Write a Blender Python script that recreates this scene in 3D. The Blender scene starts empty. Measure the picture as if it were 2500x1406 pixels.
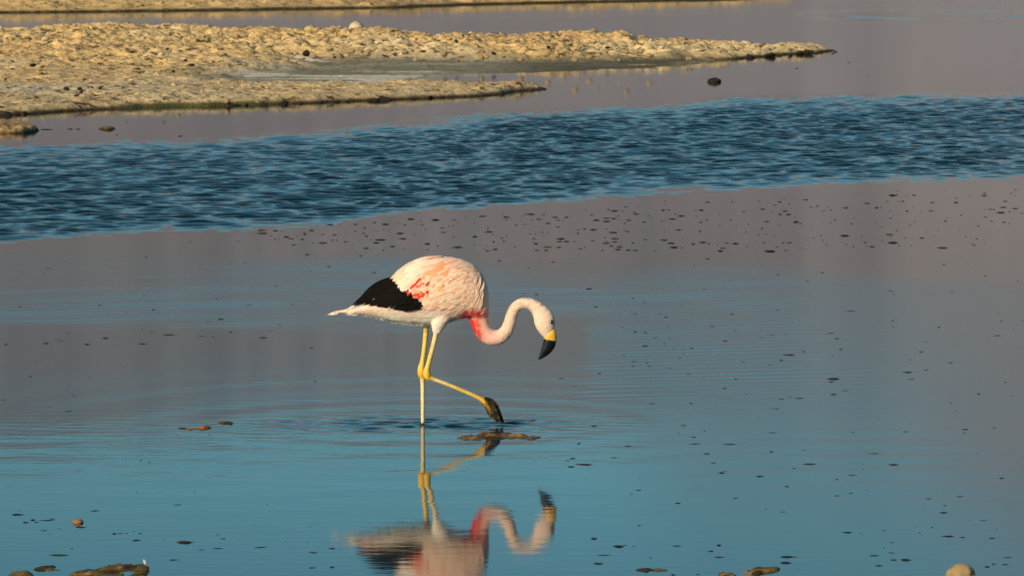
import bpy, bmesh, math, random
import numpy as np
from mathutils import Vector, Matrix, noise as mnoise

sc = bpy.context.scene
COL = sc.collection
random.seed(7)
RNG = np.random.default_rng(11)
PI = math.pi

# ------------------------------------------------------------------ camera
CAM_H = 2.55
FPX = 9826.0                    # focal length in photo pixels (2500 wide)
PITCH = math.radians(5.30)
cam = bpy.data.cameras.new('camera')
cam_o = bpy.data.objects.new('camera', cam); COL.objects.link(cam_o)
cam_o.location = (0, 0, CAM_H)
cam_o.rotation_euler = (PI/2 - PITCH, 0, 0)
cam.sensor_width = 36.0
cam.lens = 36.0 * FPX / 2500.0
cam.clip_start = 0.1; cam.clip_end = 20000
cam.dof.use_dof = True
cam.dof.focus_distance = 20.1
cam.dof.aperture_fstop = 19.0
sc.camera = cam_o

# ------------------------------------------------------------------ sky and sun
SUN_EL, SUN_AZ = math.radians(21), math.radians(220)      # azimuth clockwise from +Y
w = bpy.data.worlds.new('World'); sc.world = w; w.use_nodes = True
nt = w.node_tree
bg = nt.nodes['Background']
sky = nt.nodes.new('ShaderNodeTexSky'); sky.sky_type = 'NISHITA'
sky.sun_disc = False
sky.sun_elevation = SUN_EL; sky.sun_rotation = SUN_AZ
sky.altitude = 2300; sky.air_density = 1.0; sky.dust_density = 0.0; sky.ozone_density = 0.0
tintn = nt.nodes.new('ShaderNodeMix'); tintn.data_type = 'RGBA'; tintn.blend_type = 'MULTIPLY'
tintn.inputs['Factor'].default_value = 1.0; tintn.inputs['B'].default_value = (0.58, 1.03, 0.97, 1)     # white balance of the photograph
nt.links.new(sky.outputs[0], tintn.inputs['A']); nt.links.new(tintn.outputs['Result'], bg.inputs['Color'])
bg.inputs['Strength'].default_value = 0.094

sun = bpy.data.lights.new('sun', 'SUN'); sun.energy = 5.0; sun.angle = math.radians(0.53)
sun.color = (1.0, 0.78, 0.52)
sun_o = bpy.data.objects.new('sun', sun); COL.objects.link(sun_o)
sd_ = Vector((math.sin(SUN_AZ)*math.cos(SUN_EL), math.cos(SUN_AZ)*math.cos(SUN_EL), math.sin(SUN_EL)))
sun_o.rotation_euler = sd_.to_track_quat('Z', 'Y').to_euler()
sun_o.location = (-20, -30, 40)

sc.view_settings.view_transform = 'Standard'; sc.view_settings.look = 'None'
sc.view_settings.exposure = 0.0; sc.view_settings.gamma = 1.0
sc.view_settings.use_curve_mapping = False
sc.cycles.use_denoising = True
sc.cycles.max_bounces = 6

# ------------------------------------------------------------------ measuring helpers
_cp, _sp = math.cos(PITCH), math.sin(PITCH)
def ray(px, py):
    a, b = px - 1250.0, -(py - 703.0)
    return (a, FPX*_cp + b*_sp, -FPX*_sp + b*_cp)
def G(px, py, z=0.0):                       # where a photo point lies on the level z
    d = ray(px, py); t = (z - CAM_H) / d[2]
    return (d[0]*t, d[1]*t)
def to_px(x, y, z=0.0):                     # world arrays -> photo points
    dz = z - CAM_H
    f = y*_cp - dz*_sp; u = y*_sp + dz*_cp
    return 1250 + FPX*x/f, 703 - FPX*u/f
YB = G(1032, 1038)[1]
def B(px, py, dy=0.0):                      # point in the upright plane through the bird
    d = ray(px, py); t = (YB + dy) / d[1]
    return Vector((d[0]*t, YB + dy, CAM_H + d[2]*t))
SPX = B(1033, 800)[0] - B(1032, 800)[0]     # metres per photo pixel at the bird

# ------------------------------------------------------------------ numpy noise
_perm = RNG.permutation(512)
_perm = np.concatenate([_perm, _perm, _perm])
_val = RNG.random(512)*2 - 1
def noise2(x, y, seed=0):
    x = np.asarray(x, float) + seed*17.31; y = np.asarray(y, float) + seed*9.77
    xi = np.floor(x).astype(int); yi = np.floor(y).astype(int)
    fx = x - xi; fy = y - yi
    fx = fx*fx*fx*(fx*(fx*6-15)+10); fy = fy*fy*fy*(fy*(fy*6-15)+10)
    def h(i, j): return _val[_perm[(i & 511) + _perm[j & 511]] & 511]
    return (h(xi, yi)*(1-fx) + h(xi+1, yi)*fx)*(1-fy) + (h(xi, yi+1)*(1-fx) + h(xi+1, yi+1)*fx)*fy
def fbm(x, y, oct=4, seed=0, gain=0.5):
    s = 0; a = 1.0; n = 0
    for k in range(oct):
        s = s + a*noise2(x*2**k, y*2**k, seed+k); n += a; a *= gain
    return s/n
def worley(x, y, seed=0):                   # distance to nearest point and to the second
    x = np.asarray(x, float); y = np.asarray(y, float)
    xi = np.floor(x).astype(int); yi = np.floor(y).astype(int)
    d1 = np.full(x.shape, 9.0); d2 = np.full(x.shape, 9.0)
    for i in (-1, 0, 1):
        for j in (-1, 0, 1):
            a = _perm[((xi+i+seed*31) & 511) + _perm[(yi+j+seed*57) & 511]]
            px = xi+i+0.5+0.5*_val[a & 511]; py = yi+j+0.5+0.5*_val[(a*7+13) & 511]
            d = np.hypot(px-x, py-y)
            m = d < d1
            d2 = np.where(m, d1, np.minimum(d2, d)); d1 = np.where(m, d, d1)
    return d1, d2
def sstep(a, b, x):
    t = np.clip((np.asarray(x, float)-a)/(b-a), 0, 1); return t*t*(3-2*t)
def poly_sd(x, y, poly):                    # signed distance, positive inside
    x = np.asarray(x, float); y = np.asarray(y, float)
    d = np.full(x.shape, 1e9); ins = np.zeros(x.shape, bool)
    n = len(poly)
    for i in range(n):
        ax, ay = poly[i]; bx, by = poly[(i+1) % n]
        ex, ey = bx-ax, by-ay
        t = np.clip(((x-ax)*ex + (y-ay)*ey)/(ex*ex+ey*ey+1e-12), 0, 1)
        d = np.minimum(d, (x-ax-t*ex)**2 + (y-ay-t*ey)**2)
        c = (ay > y) != (by > y)
        with np.errstate(divide='ignore', invalid='ignore'):
            xx = ex*(y-ay)/(ey if abs(ey) > 1e-12 else 1e-12) + ax
        ins ^= c & (x < xx)
    d = np.sqrt(d)
    return np.where(ins, d, -d)

# ------------------------------------------------------------------ mesh helpers
def mesh_np(name, verts, faces, smooth=True, cols=None):
    verts = np.asarray(verts, np.float32); faces = np.asarray(faces, np.int32)
    me = bpy.data.meshes.new(name)
    k = faces.shape[1]
    me.vertices.add(len(verts)); me.vertices.foreach_set('co', verts.ravel())
    me.loops.add(faces.size); me.loops.foreach_set('vertex_index', faces.ravel())
    me.polygons.add(len(faces))
    me.polygons.foreach_set('loop_start', np.arange(0, faces.size, k, dtype=np.int32))
    me.polygons.foreach_set('loop_total', np.full(len(faces), k, np.int32))
    me.update(calc_edges=True); me.validate()
    me.polygons.foreach_set('use_smooth', np.full(len(me.polygons), smooth, bool))
    if cols is not None: set_cols(me, cols)
    return me
def set_cols(me, cols):
    a = me.color_attributes.new('Col', 'FLOAT_COLOR', 'POINT')
    c = np.ones((len(me.vertices), 4), np.float32); c[:, :3] = cols
    a.data.foreach_set('color', c.ravel())
def obj(name, me, mat=None, parent=None, loc=None):
    o = bpy.data.objects.new(name, me); COL.objects.link(o)
    if mat is not None and me is not None and len(me.materials) == 0: me.materials.append(mat)
    if parent is not None: o.parent = parent
    if loc is not None: o.location = loc
    return o
def tag(o, label=None, cat=None, group=None, kind=None):
    if label: o['label'] = label
    if cat: o['category'] = cat
    if group: o['group'] = group
    if kind: o['kind'] = kind
    return o
def grid_faces(nx, ny):
    i = np.arange((ny-1)*nx).reshape(ny-1, nx)[:, :-1].ravel()
    return np.stack([i, i+1, i+nx+1, i+nx], 1)

# ------------------------------------------------------------------ materials
def new_mat(name):
    m = bpy.data.materials.new(name); m.use_nodes = True
    return m, m.node_tree, m.node_tree.nodes['Principled BSDF']
def node(t, ty, **kw):
    n = t.nodes.new(ty)
    for k, v in kw.items():
        if k in n.inputs: n.inputs[k].default_value = v
        else: setattr(n, k, v)
    return n
def add_bump(t, bs, scale, dist, detail=4, stretch=None, coord='Object'):
    tc = node(t, 'ShaderNodeTexCoord'); src = tc.outputs[coord]
    if stretch:
        mp = node(t, 'ShaderNodeMapping'); mp.inputs['Scale'].default_value = stretch
        t.links.new(src, mp.inputs[0]); src = mp.outputs[0]
    n = node(t, 'ShaderNodeTexNoise', Scale=scale, Detail=detail); t.links.new(src, n.inputs['Vector'])
    b = node(t, 'ShaderNodeBump', Strength=1.0, Distance=dist)
    t.links.new(n.outputs['Fac'], b.inputs['Height']); t.links.new(b.outputs[0], bs.inputs['Normal'])
    return n
def col_mat(name, rough=0.9, spec=0.3, nscale=40, namt=0.25, bump=None, sheen=0.0, speck=None, coord='Object'):
    """colour attribute x procedural variation"""
    m, t, bs = new_mat(name)
    at = node(t, 'ShaderNodeAttribute', attribute_name='Col')
    tc = node(t, 'ShaderNodeTexCoord')
    n = node(t, 'ShaderNodeTexNoise', Scale=nscale, Detail=5); t.links.new(tc.outputs[coord], n.inputs['Vector'])
    mr = node(t, 'ShaderNodeMapRange'); mr.inputs['From Min'].default_value = 0.3; mr.inputs['From Max'].default_value = 0.7
    mr.inputs['To Min'].default_value = 1-namt; mr.inputs['To Max'].default_value = 1+namt*0.6
    t.links.new(n.outputs['Fac'], mr.inputs['Value'])
    mx = node(t, 'ShaderNodeVectorMath', operation='SCALE')
    t.links.new(at.outputs['Color'], mx.inputs[0]); t.links.new(mr.outputs[0], mx.inputs['Scale'])
    src = mx.outputs[0]
    if speck:                                   # dark debris, and pit shade painted into the crust colour
        n3 = node(t, 'ShaderNodeTexNoise', Scale=speck[0], Detail=3, Roughness=0.6); t.links.new(tc.outputs[coord], n3.inputs['Vector'])
        m3 = node(t, 'ShaderNodeMapRange'); m3.inputs['From Min'].default_value = speck[1]; m3.inputs['From Max'].default_value = speck[1]+0.06
        t.links.new(n3.outputs['Fac'], m3.inputs['Value'])
        mm = node(t, 'ShaderNodeMix', data_type='RGBA'); mm.inputs['A'].default_value = (*speck[2], 1)
        t.links.new(m3.outputs[0], mm.inputs['Factor']); t.links.new(src, mm.inputs['B']); src = mm.outputs['Result']
    t.links.new(src, bs.inputs['Base Color'])
    bs.inputs['Roughness'].default_value = rough; bs.inputs['Specular IOR Level'].default_value = spec
    bs.inputs['Sheen Weight'].default_value = sheen
    if bump: add_bump(t, bs, *bump)
    return m
def plain_mat(name, c1, c2, rough=0.8, spec=0.4, nscale=30, bump=None):
    m, t, bs = new_mat(name)
    tc = node(t, 'ShaderNodeTexCoord')
    n = node(t, 'ShaderNodeTexNoise', Scale=nscale, Detail=5); t.links.new(tc.outputs['Object'], n.inputs['Vector'])
    r = node(t, 'ShaderNodeValToRGB'); r.color_ramp.elements[0].position = 0.35; r.color_ramp.elements[1].position = 0.65
    r.color_ramp.elements[0].color = (*c1, 1); r.color_ramp.elements[1].color = (*c2, 1)
    t.links.new(n.outputs['Fac'], r.inputs[0]); t.links.new(r.outputs[0], bs.inputs['Base Color'])
    bs.inputs['Roughness'].default_value = rough; bs.inputs['Specular IOR Level'].default_value = spec
    if bump: add_bump(t, bs, *bump)
    return m

M_bank = col_mat('salt_crust', rough=0.95, spec=0.15, nscale=5, namt=0.28, bump=(16, 0.035, 6), speck=(5.5, 0.37, (0.11, 0.07, 0.03)))
M_mud = col_mat('wet_mud', rough=0.9, spec=0.1, nscale=60, namt=0.35, bump=(90, 0.006, 5))
M_lump = plain_mat('salt_lump', (0.44, 0.31, 0.15), (0.66, 0.49, 0.27), 0.95, 0.15, 11, (30, 0.02, 6))
M_white = plain_mat('white_salt', (0.62, 0.50, 0.34), (0.80, 0.68, 0.50), 0.9, 0.2, 9, (30, 0.015, 6))
M_darkrock = plain_mat('dark_brown', (0.018, 0.012, 0.008), (0.055, 0.035, 0.018), 0.8, 0.3, 25, (40, 0.02, 5))
M_redrock = plain_mat('reddish_rock', (0.12, 0.05, 0.02), (0.22, 0.11, 0.04), 0.9, 0.2, 25, (40, 0.02, 5))
M_algae = plain_mat('dark_algae', (0.006, 0.008, 0.008), (0.022, 0.022, 0.016), 0.7, 0.25, 90, (120, 0.003, 4))
_t = M_algae.node_tree; _oi = node(_t, 'ShaderNodeObjectInfo'); _hr = node(_t, 'ShaderNodeValToRGB')
for _p, _c in ((0.0, (0.6, 0.7, 0.8, 1)), (0.6, (1.2, 1.1, 0.8, 1)), (1.0, (3.6, 2.6, 1.5, 1))):
    _e = _hr.color_ramp.elements[0] if _p == 0 else (_hr.color_ramp.elements[1] if _p == 1.0 else _hr.color_ramp.elements.new(_p)); _e.position = _p; _e.color = _c
_mm = node(_t, 'ShaderNodeMix', data_type='RGBA', blend_type='MULTIPLY'); _mm.inputs['Factor'].default_value = 1.0
_bs = _t.nodes['Principled BSDF']; _src = _bs.inputs['Base Color'].links[0].from_socket
_t.links.new(_oi.outputs['Random'], _hr.inputs[0]); _t.links.new(_src, _mm.inputs['A']); _t.links.new(_hr.outputs[0], _mm.inputs['B']); _t.links.new(_mm.outputs['Result'], _bs.inputs['Base Color'])
M_stone = plain_mat('orange_stone', (0.30, 0.13, 0.03), (0.50, 0.30, 0.10), 0.8, 0.3, 60, (90, 0.004, 5))
M_pale = plain_mat('pale_stone', (0.42, 0.27, 0.11), (0.66, 0.50, 0.28), 0.85, 0.3, 22, (50, 0.006, 6))
M_hill = col_mat('hill_rock', rough=1.0, spec=0.0, nscale=0.01, namt=0.15)
M_crumb = col_mat('salt_crumbs', rough=0.95, spec=0.15, nscale=14, namt=0.2)
M_flat = plain_mat('salt_flat', (0.30, 0.23, 0.15), (0.42, 0.34, 0.24), 0.95, 0.1, 0.05)

# water
M_water, t, bs = new_mat('lagoon_water')
bs.inputs['Base Color'].default_value = (0.003, 0.018, 0.030, 1)
bs.inputs['Roughness'].default_value = 0.035
bs.inputs['IOR'].default_value = 1.45
tc = node(t, 'ShaderNodeTexCoord')
mp = node(t, 'ShaderNodeMapping'); mp.inputs['Scale'].default_value = (1.6, 5.0, 1.0); mp.inputs['Rotation'].default_value = (0, 0, math.radians(-8))
t.links.new(tc.outputs['Object'], mp.inputs[0])
n1 = node(t, 'ShaderNodeTexNoise', Scale=2.4, Detail=3, Roughness=0.55); t.links.new(mp.outputs[0], n1.inputs['Vector'])
n2 = node(t, 'ShaderNodeTexNoise', Scale=0.12, Detail=2); t.links.new(mp.outputs[0], n2.inputs['Vector'])
mr = node(t, 'ShaderNodeMapRange'); mr.inputs['From Min'].default_value = 0.35; mr.inputs['From Max'].default_value = 0.65
mr.inputs['To Min'].default_value = 0.0002; mr.inputs['To Max'].default_value = 0.0008
t.links.new(n2.outputs['Fac'], mr.inputs['Value'])
bp = node(t, 'ShaderNodeBump', Strength=1.0)
t.links.new(n1.outputs['Fac'], bp.inputs['Height']); t.links.new(mr.outputs[0], bp.inputs['Distance'])
t.links.new(bp.outputs[0], bs.inputs['Normal'])

_at = node(t, 'ShaderNodeAttribute', attribute_name='Col'); _sx = node(t, 'ShaderNodeSeparateColor'); _rm = node(t, 'ShaderNodeMapRange')
_rm.inputs['To Min'].default_value = 0.045; _rm.inputs['To Max'].default_value = 0.14      # capillary wrinkling where the breeze touches
t.links.new(_at.outputs['Color'], _sx.inputs[0]); t.links.new(_sx.outputs[0], _rm.inputs['Value']); t.links.new(_rm.outputs[0], bs.inputs['Roughness'])
# ------------------------------------------------------------------ water sheet with real ripples
def lines(segs):
    out = []
    for a, b, s in segs:
        out.append(np.arange(a, b-1e-6, s))
    out.append(np.array([segs[-1][1]]))
    return np.concatenate(out)
BX = B(1032, 1038)[0]
xs = lines([(-420, -60, 12), (-60, -16, 1.0), (-16, -9, 0.2), (-9, -1.4, 0.055), (-1.4, 0.7, 0.016), (0.7, 9, 0.055), (9, 16, 0.2), (16, 60, 1.0), (60, 420, 12)])
ys = lines([(8, 15, 0.12), (15, 19.3, 0.035), (19.3, 21.0, 0.014), (21.0, 30, 0.028), (30, 58, 0.028), (58, 93, 0.4), (93, 112, 0.16), (112, 130, 0.5), (130, 330, 4)])
X, Y = np.meshgrid(xs, ys)
PX, PY = to_px(X, Y)
Z = np.zeros_like(X)
# wind-ruffled band
low = np.interp(PX, [-2000, 0, 400, 800, 1000, 1600, 2500, 4000], [680, 600, 572, 548, 524, 480, 440, 380])
top = np.interp(PX, [-2000, 0, 450, 750, 1000, 1250, 1800, 2500, 4000], [420, 362, 345, 328, 300, 275, 245, 226, 190])
edge = 6*fbm(X*0.8, Y*0.25, 3, 5)
m_band = sstep(-6, 38, low + edge*1.8 - PY) * sstep(-14, 42, PY - top + 2.2*edge)
m_band *= (Y < 75)
gust = 0.62 + 0.55*(0.5+0.5*fbm(X*0.35, Y*0.12, 3, 8))
def waves(X, Y, n, lmin, lmax, ang, spread, slope, seed):
    r = np.random.default_rng(seed); z = np.zeros_like(X)
    for k in range(n):
        lam = lmin*(lmax/lmin)**r.random()
        th = ang + spread*r.normal()
        kx, ky = 2*PI/lam*math.sin(th), 2*PI/lam*math.cos(th)
        a = slope*math.sqrt(2.0/n)*lam/(2*PI)
        z += a*np.cos(kx*X + ky*Y + r.random()*2*PI)
    return z
mb = m_band > 0.002
zb = waves(X[mb], Y[mb], 84, 0.10, 0.34, math.radians(-8), 0.36, 0.26, 3)
Z[mb] += zb*m_band[mb]*gust[mb]
# long-crested wavelets in front of the band
m_st = np.maximum(
    sstep(590, 640, PY)*sstep(842, 770, PY)*sstep(1500, 900, PX),
    sstep(640, 700, PY)*sstep(1010, 930, PY)*sstep(1380, 1470, PX)*sstep(2300, 1750, PX))
m_st = np.maximum(m_st, sstep(620, 680, PY)*sstep(800, 770, PY)*sstep(2200, 1700, PX)*sstep(1000, 1200, PX))
m_st *= 0.6 + 0.6*sstep(-0.35, 0.5, fbm(X*0.5, Y*0.45, 3, 21))
ms = m_st > 0.002
zs = waves(X[ms], Y[ms], 22, 0.12, 0.21, math.radians(-13), 0.05, 0.017, 5)
Z[ms] += zs*m_st[ms]
# slight disturbance of the foreground and a far ruffled streak
m_fg = sstep(1030, 1080, PY)*sstep(1330, 1180, PY)
Z += m_fg*waves(X, Y, 7, 0.18, 0.6, math.radians(-6), 0.25, 0.0016, 9)
m_far = sstep(1880, 2150, PX)*sstep(22, 36, PY + 4*fbm(X*.3, Y*.1, 2, 77))*sstep(58, 46, PY + 4*fbm(X*.3, Y*.1, 2, 78))
mf = m_far > .002
Z[mf] += m_far[mf]*waves(X[mf], Y[mf], 20, 0.65, 1.5, 0.1, 0.3, 0.05, 19)
# rings spreading from the wading feet
FX, FY = BX, YB
def ring(cx, cy, lam, r0, wid, slope, sx=1.0):
    r = np.hypot((X-cx)/sx, Y-cy)
    return slope*lam/(2*PI)*np.cos(2*PI*r/lam)*np.exp(-((r-r0)/wid)**2)
Z += ring(FX, FY, 0.42, 0.95, 0.36, 0.0034, 1.25)
Z += ring(FX+0.15, FY-0.05, 0.55, 2.0, 0.6, 0.002, 1.1)
near = (np.abs(X-FX-0.1) < 1.3) & (np.abs(Y-FY) < 0.9)
xn, yn = X[near], Y[near]
e = np.exp(-(((xn-FX+0.02)/0.58)**2 + ((yn-FY-0.04)/0.24)**2)**1.3)
zz = waves(xn, yn, 26, 0.055, 0.15, math.radians(4), 0.30, 0.30, 15)*e*sstep(-0.7, 0.25, fbm(xn*3.0, yn*9, 3, 31))
Z[near] += zz
V = np.stack([X, Y, Z], -1).reshape(-1, 3)
wr = np.zeros(X.shape+(3,)); wr[..., 0] = np.clip(np.maximum(m_st, 0.35*sstep(1040, 960, PY)*sstep(640, 760, PY)) + 0.8*sstep(1350, 1800, PX)*sstep(600, 720, PY), 0, 1)
me = mesh_np('water', V, grid_faces(len(xs), len(ys)), cols=wr.reshape(-1, 3))
tag(obj('water', me, M_water), 'still blue and grey lagoon water with a dark wind-ruffled band', None, kind='structure')

# ------------------------------------------------------------------ ground sheet under and around the lagoon
gx = lines([(-4000, -500, 250), (-500, 500, 20), (500, 4000, 250)])
gy = lines([(-800, -20, 60), (-20, 30, 2), (30, 420, 15), (420, 4000, 200)])
gX, gY = np.meshgrid(gx, gy)
gZ = 0.95*sstep(12.5, 2.0, gY) - 0.55 + 0.95*sstep(250, 330, gY) + 0.6*sstep(260, 400, np.abs(gX))*sstep(-10, 10, gY)
gZ += 0.12*fbm(gX*0.02, gY*0.02, 3, 2)
me = mesh_np('ground', np.stack([gX, gY, gZ], -1).reshape(-1, 3), grid_faces(len(gx), len(gy)))
tag(obj('ground', me, M_flat), 'tan salt flat around the lagoon', None, kind='structure')

# ------------------------------------------------------------------ hills beyond the lagoon, seen only mirrored in the water
az = np.radians(lines([(-110, -16, 2.0), (-16, 16, 0.1), (16, 110, 2.0)]))
rr = np.concatenate([np.linspace(620, 1500, 60), np.linspace(1540, 3000, 14)])
A_, R_ = np.meshgrid(az, rr)
adeg = np.degrees(A_)
crest = np.interp(adeg, [-110, -60, -30, -12, -7.3, -4, 0, 2.5, 4.2, 5.6, 6.8, 8, 12, 25, 60, 110],
                  [4.5, 5.5, 6.6, 7.3, 7.15, 6.9, 6.95, 6.95, 7.0, 7.3, 8.0, 8.7, 10.0, 9.5, 7, 5])
crest = crest + 0.10*fbm(adeg*1.3, adeg*0+2.2, 4, 3)
prof = sstep(560, 1520, R_)**0.9 * (1 - 0.5*sstep(1500, 3000, R_))
gul = fbm(adeg*1.1+0.5*fbm(adeg*0.3, R_*0.004, 2, 4), R_*0.0012, 5, 6)
hz = np.tan(np.radians(crest))*1480*prof*(1 + 0.0*gul) + CAM_H*prof
hz += gul*0.0*np.sin(np.clip((R_-620)/880, 0, 1)*PI)
hz -= 0.6*(prof < 0.002)
hX, hY = R_*np.sin(A_), R_*np.cos(A_)
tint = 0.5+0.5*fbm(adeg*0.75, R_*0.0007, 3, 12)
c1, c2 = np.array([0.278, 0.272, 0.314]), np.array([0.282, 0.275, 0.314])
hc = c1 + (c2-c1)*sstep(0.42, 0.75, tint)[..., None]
me = mesh_np('hills', np.stack([hX, hY, hz], -1).reshape(-1, 3), grid_faces(len(az), len(rr)), cols=hc.reshape(-1, 3))
tag(obj('hills', me, M_hill), 'bare brown hills beyond the lagoon', None, kind='structure')

# ------------------------------------------------------------------ lumps (shared meshes)
def lump_mesh(name, seed, sub=2, rough=0.35, flat=1.0, mat=None):
    bm = bmesh.new(); bmesh.ops.create_icosphere(bm, subdivisions=sub, radius=1.0)
    r = random.Random(seed)
    offs = [Vector((r.uniform(-1, 1), r.uniform(-1, 1), r.uniform(-1, 1))).normalized() for _ in range(9)]
    amp = [r.uniform(-rough, rough) for _ in range(9)]
    for v in bm.verts:
        d = v.co.normalized(); s = 1.0
        for o_, a_ in zip(offs, amp): s += a_*max(0, d.dot(o_)-0.35)
        if sub >= 3: s += 0.22*mnoise.fractal(d*2.2+Vector((seed, 0, 0)), 1.0, 2.0, 4) + 0.10*abs(mnoise.noise(d*5+Vector((0, seed, 0))))
        v.co = d*s*(1 + r.uniform(-0.06, 0.06)*rough*2*(sub < 3))
        v.co.z *= flat
    for f in bm.faces: f.smooth = sub > 1
    me = bpy.data.meshes.new(name); bm.to_mesh(me); bm.free()
    if mat: me.materials.append(mat)
    return me
LUMP = [lump_mesh('salt_lump', 40+i, 2, 0.6, 0.8, M_lump) for i in range(6)]
WHITE = [lump_mesh('white_lump', 60+i, 2, 0.5, 0.8, M_white) for i in range(3)]
DARK = [lump_mesh('dark_lump', 70+i, 2, 1.5, 0.55, M_darkrock) for i in range(6)]

# ------------------------------------------------------------------ salt banks
def bank(name, poly, step, fn, mat, pad=0.4, zcut=-0.03, colour=None):
    P = np.array(poly); x0, y0 = P.min(0)-pad; x1, y1 = P.max(0)+pad
    bx = np.arange(x0, x1, step[0]); by = np.arange(y0, y1, step[1])
    x, y = np.meshgrid(bx, by)
    s = poly_sd(x, y, poly)
    z, c = fn(x, y, s)
    F = grid_faces(len(bx), len(by))
    zf = z.ravel(); keep = zf[F].max(1) > zcut
    F = F[keep]
    used = np.unique(F); remap = np.full(zf.size, -1); remap[used] = np.arange(len(used))
    Vv = np.stack([x, y, z], -1).reshape(-1, 3)[used]
    me = mesh_np(name, Vv, remap[F], cols=c.reshape(-1, 3)[used])
    o = obj(name, me, mat)
    def height(px_, py_):
        i = int(np.clip((px_-x0)/step[0], 0, len(bx)-1)); j = int(np.clip((py_-y0)/step[1], 0, len(by)-1))
        return float(z[j, i])
    return o, height
def mixc(a, b, m): return a + (np.array(b)-a)*m[..., None]

TAN = np.array([0.75, 0.52, 0.23])
main_px = [(-900, 372), (-520, 330), (-250, 300), (0, 283), (140, 275), (350, 263), (640, 258), (800, 250), (1000, 243), (1150, 236), (1270, 225),
           (1352, 218), (1330, 214.5), (1200, 212), (1060, 211), (1052, 203), (1062, 189), (1250, 180), (1450, 174), (1640, 168), (1692, 157),
           (1760, 147), (1900, 137), (2000, 130), (2047, 125)]
main_poly = [G(*p) for p in main_px]
for (a, b, z) in [(2040, 117, .06), (1900, 106, .14), (1750, 98, .16), (1500, 91, .18), (1200, 79, .22), (930, 67, .25), (650, 60, .26), (450, 55, .27), (200, 60, .27), (0, 64, .27), (-520, 70, .27), (-900, 76, .27)]:
    q = G(a, b, z); main_poly.append((q[0], q[1]+0.9))
mud_px = [(470, 202), (560, 188), (690, 172), (735, 153), (900, 150), (1250, 152), (1500, 150), (1690, 147), (1760, 147), (1692, 160), (1640, 172), (1250, 186), (1040, 190),
          (1040, 212), (700, 213), (560, 215)]
mud_poly = [G(*p) for p in mud_px]
def f_main(x, y, s):
    px, py = to_px(x, y)
    s = s + 0.22*fbm(x*1.3, y*0.6, 3, 14)
    mud = sstep(-0.7, 0.5, poly_sd(x, y, mud_poly) + 0.5*fbm(x*0.8, y*0.5, 3, 41))
    back = sstep(205, 130, py)                      # the high rough crest at the back
    tipf = sstep(2070, 1500, px)
    rough = (0.45 + 0.55*back)*(1 - 0.9*mud)*sstep(-0.1, 0.5, s)*(0.55+0.45*tipf)
    z = -0.05 + 0.115*sstep(-0.15, 0.30, s) + sstep(0.2, 3.0, s)*(0.03+0.10*back)*tipf
    z = z*(1-mud) + mud*(-0.05 + 0.058*sstep(-0.2, 0.5, s) + 0.010*fbm(x*0.9, y*0.45, 4, 51))
    d1, d2 = worley(x*2.1+0.3*noise2(x*3, y*3), y*1.5, 3); e1, e2 = worley(x*4.6, y*3.4, 6)
    bil = lambda f, sd: np.abs(noise2(x*f+0.6*noise2(x*f*.7, y*f*.7, sd+40), y*f*0.8+0.6*noise2(x*f*.7, y*f*.7, sd+50), sd))
    b = 0.11*fbm(x*0.9, y*0.55, 3, 1) + 0.09*bil(1.5, 3) + 0.07*bil(3.1, 5) + 0.065*bil(5.6, 7) + 0.05*bil(10.5, 9) + 0.03*(0.5-e1) - 0.05
    z = z + rough*b
    c = np.broadcast_to(TAN, x.shape+(3,)).copy()
    v = fbm(x*0.45, y*0.25, 4, 61)
    c = mixc(c, (0.80, 0.61, 0.33), sstep(-0.1, 0.5, v))
    c = mixc(c, (0.62, 0.41, 0.20), sstep(0.05, 0.6, -v)*0.8)
    c = mixc(c, (0.55, 0.44, 0.27), sstep(165, 230, py)*(0.5+0.4*fbm(x*0.5, y*0.4, 3, 62)))
    c = mixc(c, (0.58, 0.52, 0.38), sstep(0.05, 0.45, fbm(x*0.22, y*0.33, 3, 63))*sstep(140, 165, py)*0.8)
    wet = sstep(0.055, 0.012, z)*(1-mud)
    c = mixc(c, (0.055, 0.036, 0.014), wet)
    green = sstep(250, 340, px)*sstep(760, 600, px)*sstep(0.085, 0.03, z)*sstep(240, 252, py)*(1-mud)
    c = mixc(c, (0.085, 0.085, 0.028), green)
    mc = mixc(np.broadcast_to(np.array([0.27, 0.25, 0.175]), x.shape+(3,)), (0.42, 0.39, 0.29), sstep(-0.2, 0.4, fbm(x*0.7, y*0.5, 3, 71)))
    mc = mixc(mc, (0.78, 0.74, 0.62), sstep(0.04, 0.22, fbm(x*0.35, y*1.1, 4, 73))*sstep(1300, 900, px)*0.9)
    mc = mixc(mc, (0.07, 0.07, 0.045), sstep(1050, 1350, px)*0.75)
    c = mixc(c, mc, mud)
    return z, c
bank_main, h_main = bank('salt_bank', main_poly, (0.042, 0.06), f_main, M_bank)
tag(bank_main, 'broad tan salt crust bank with two tapering spits and a muddy inlet', 'salt bank')

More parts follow.
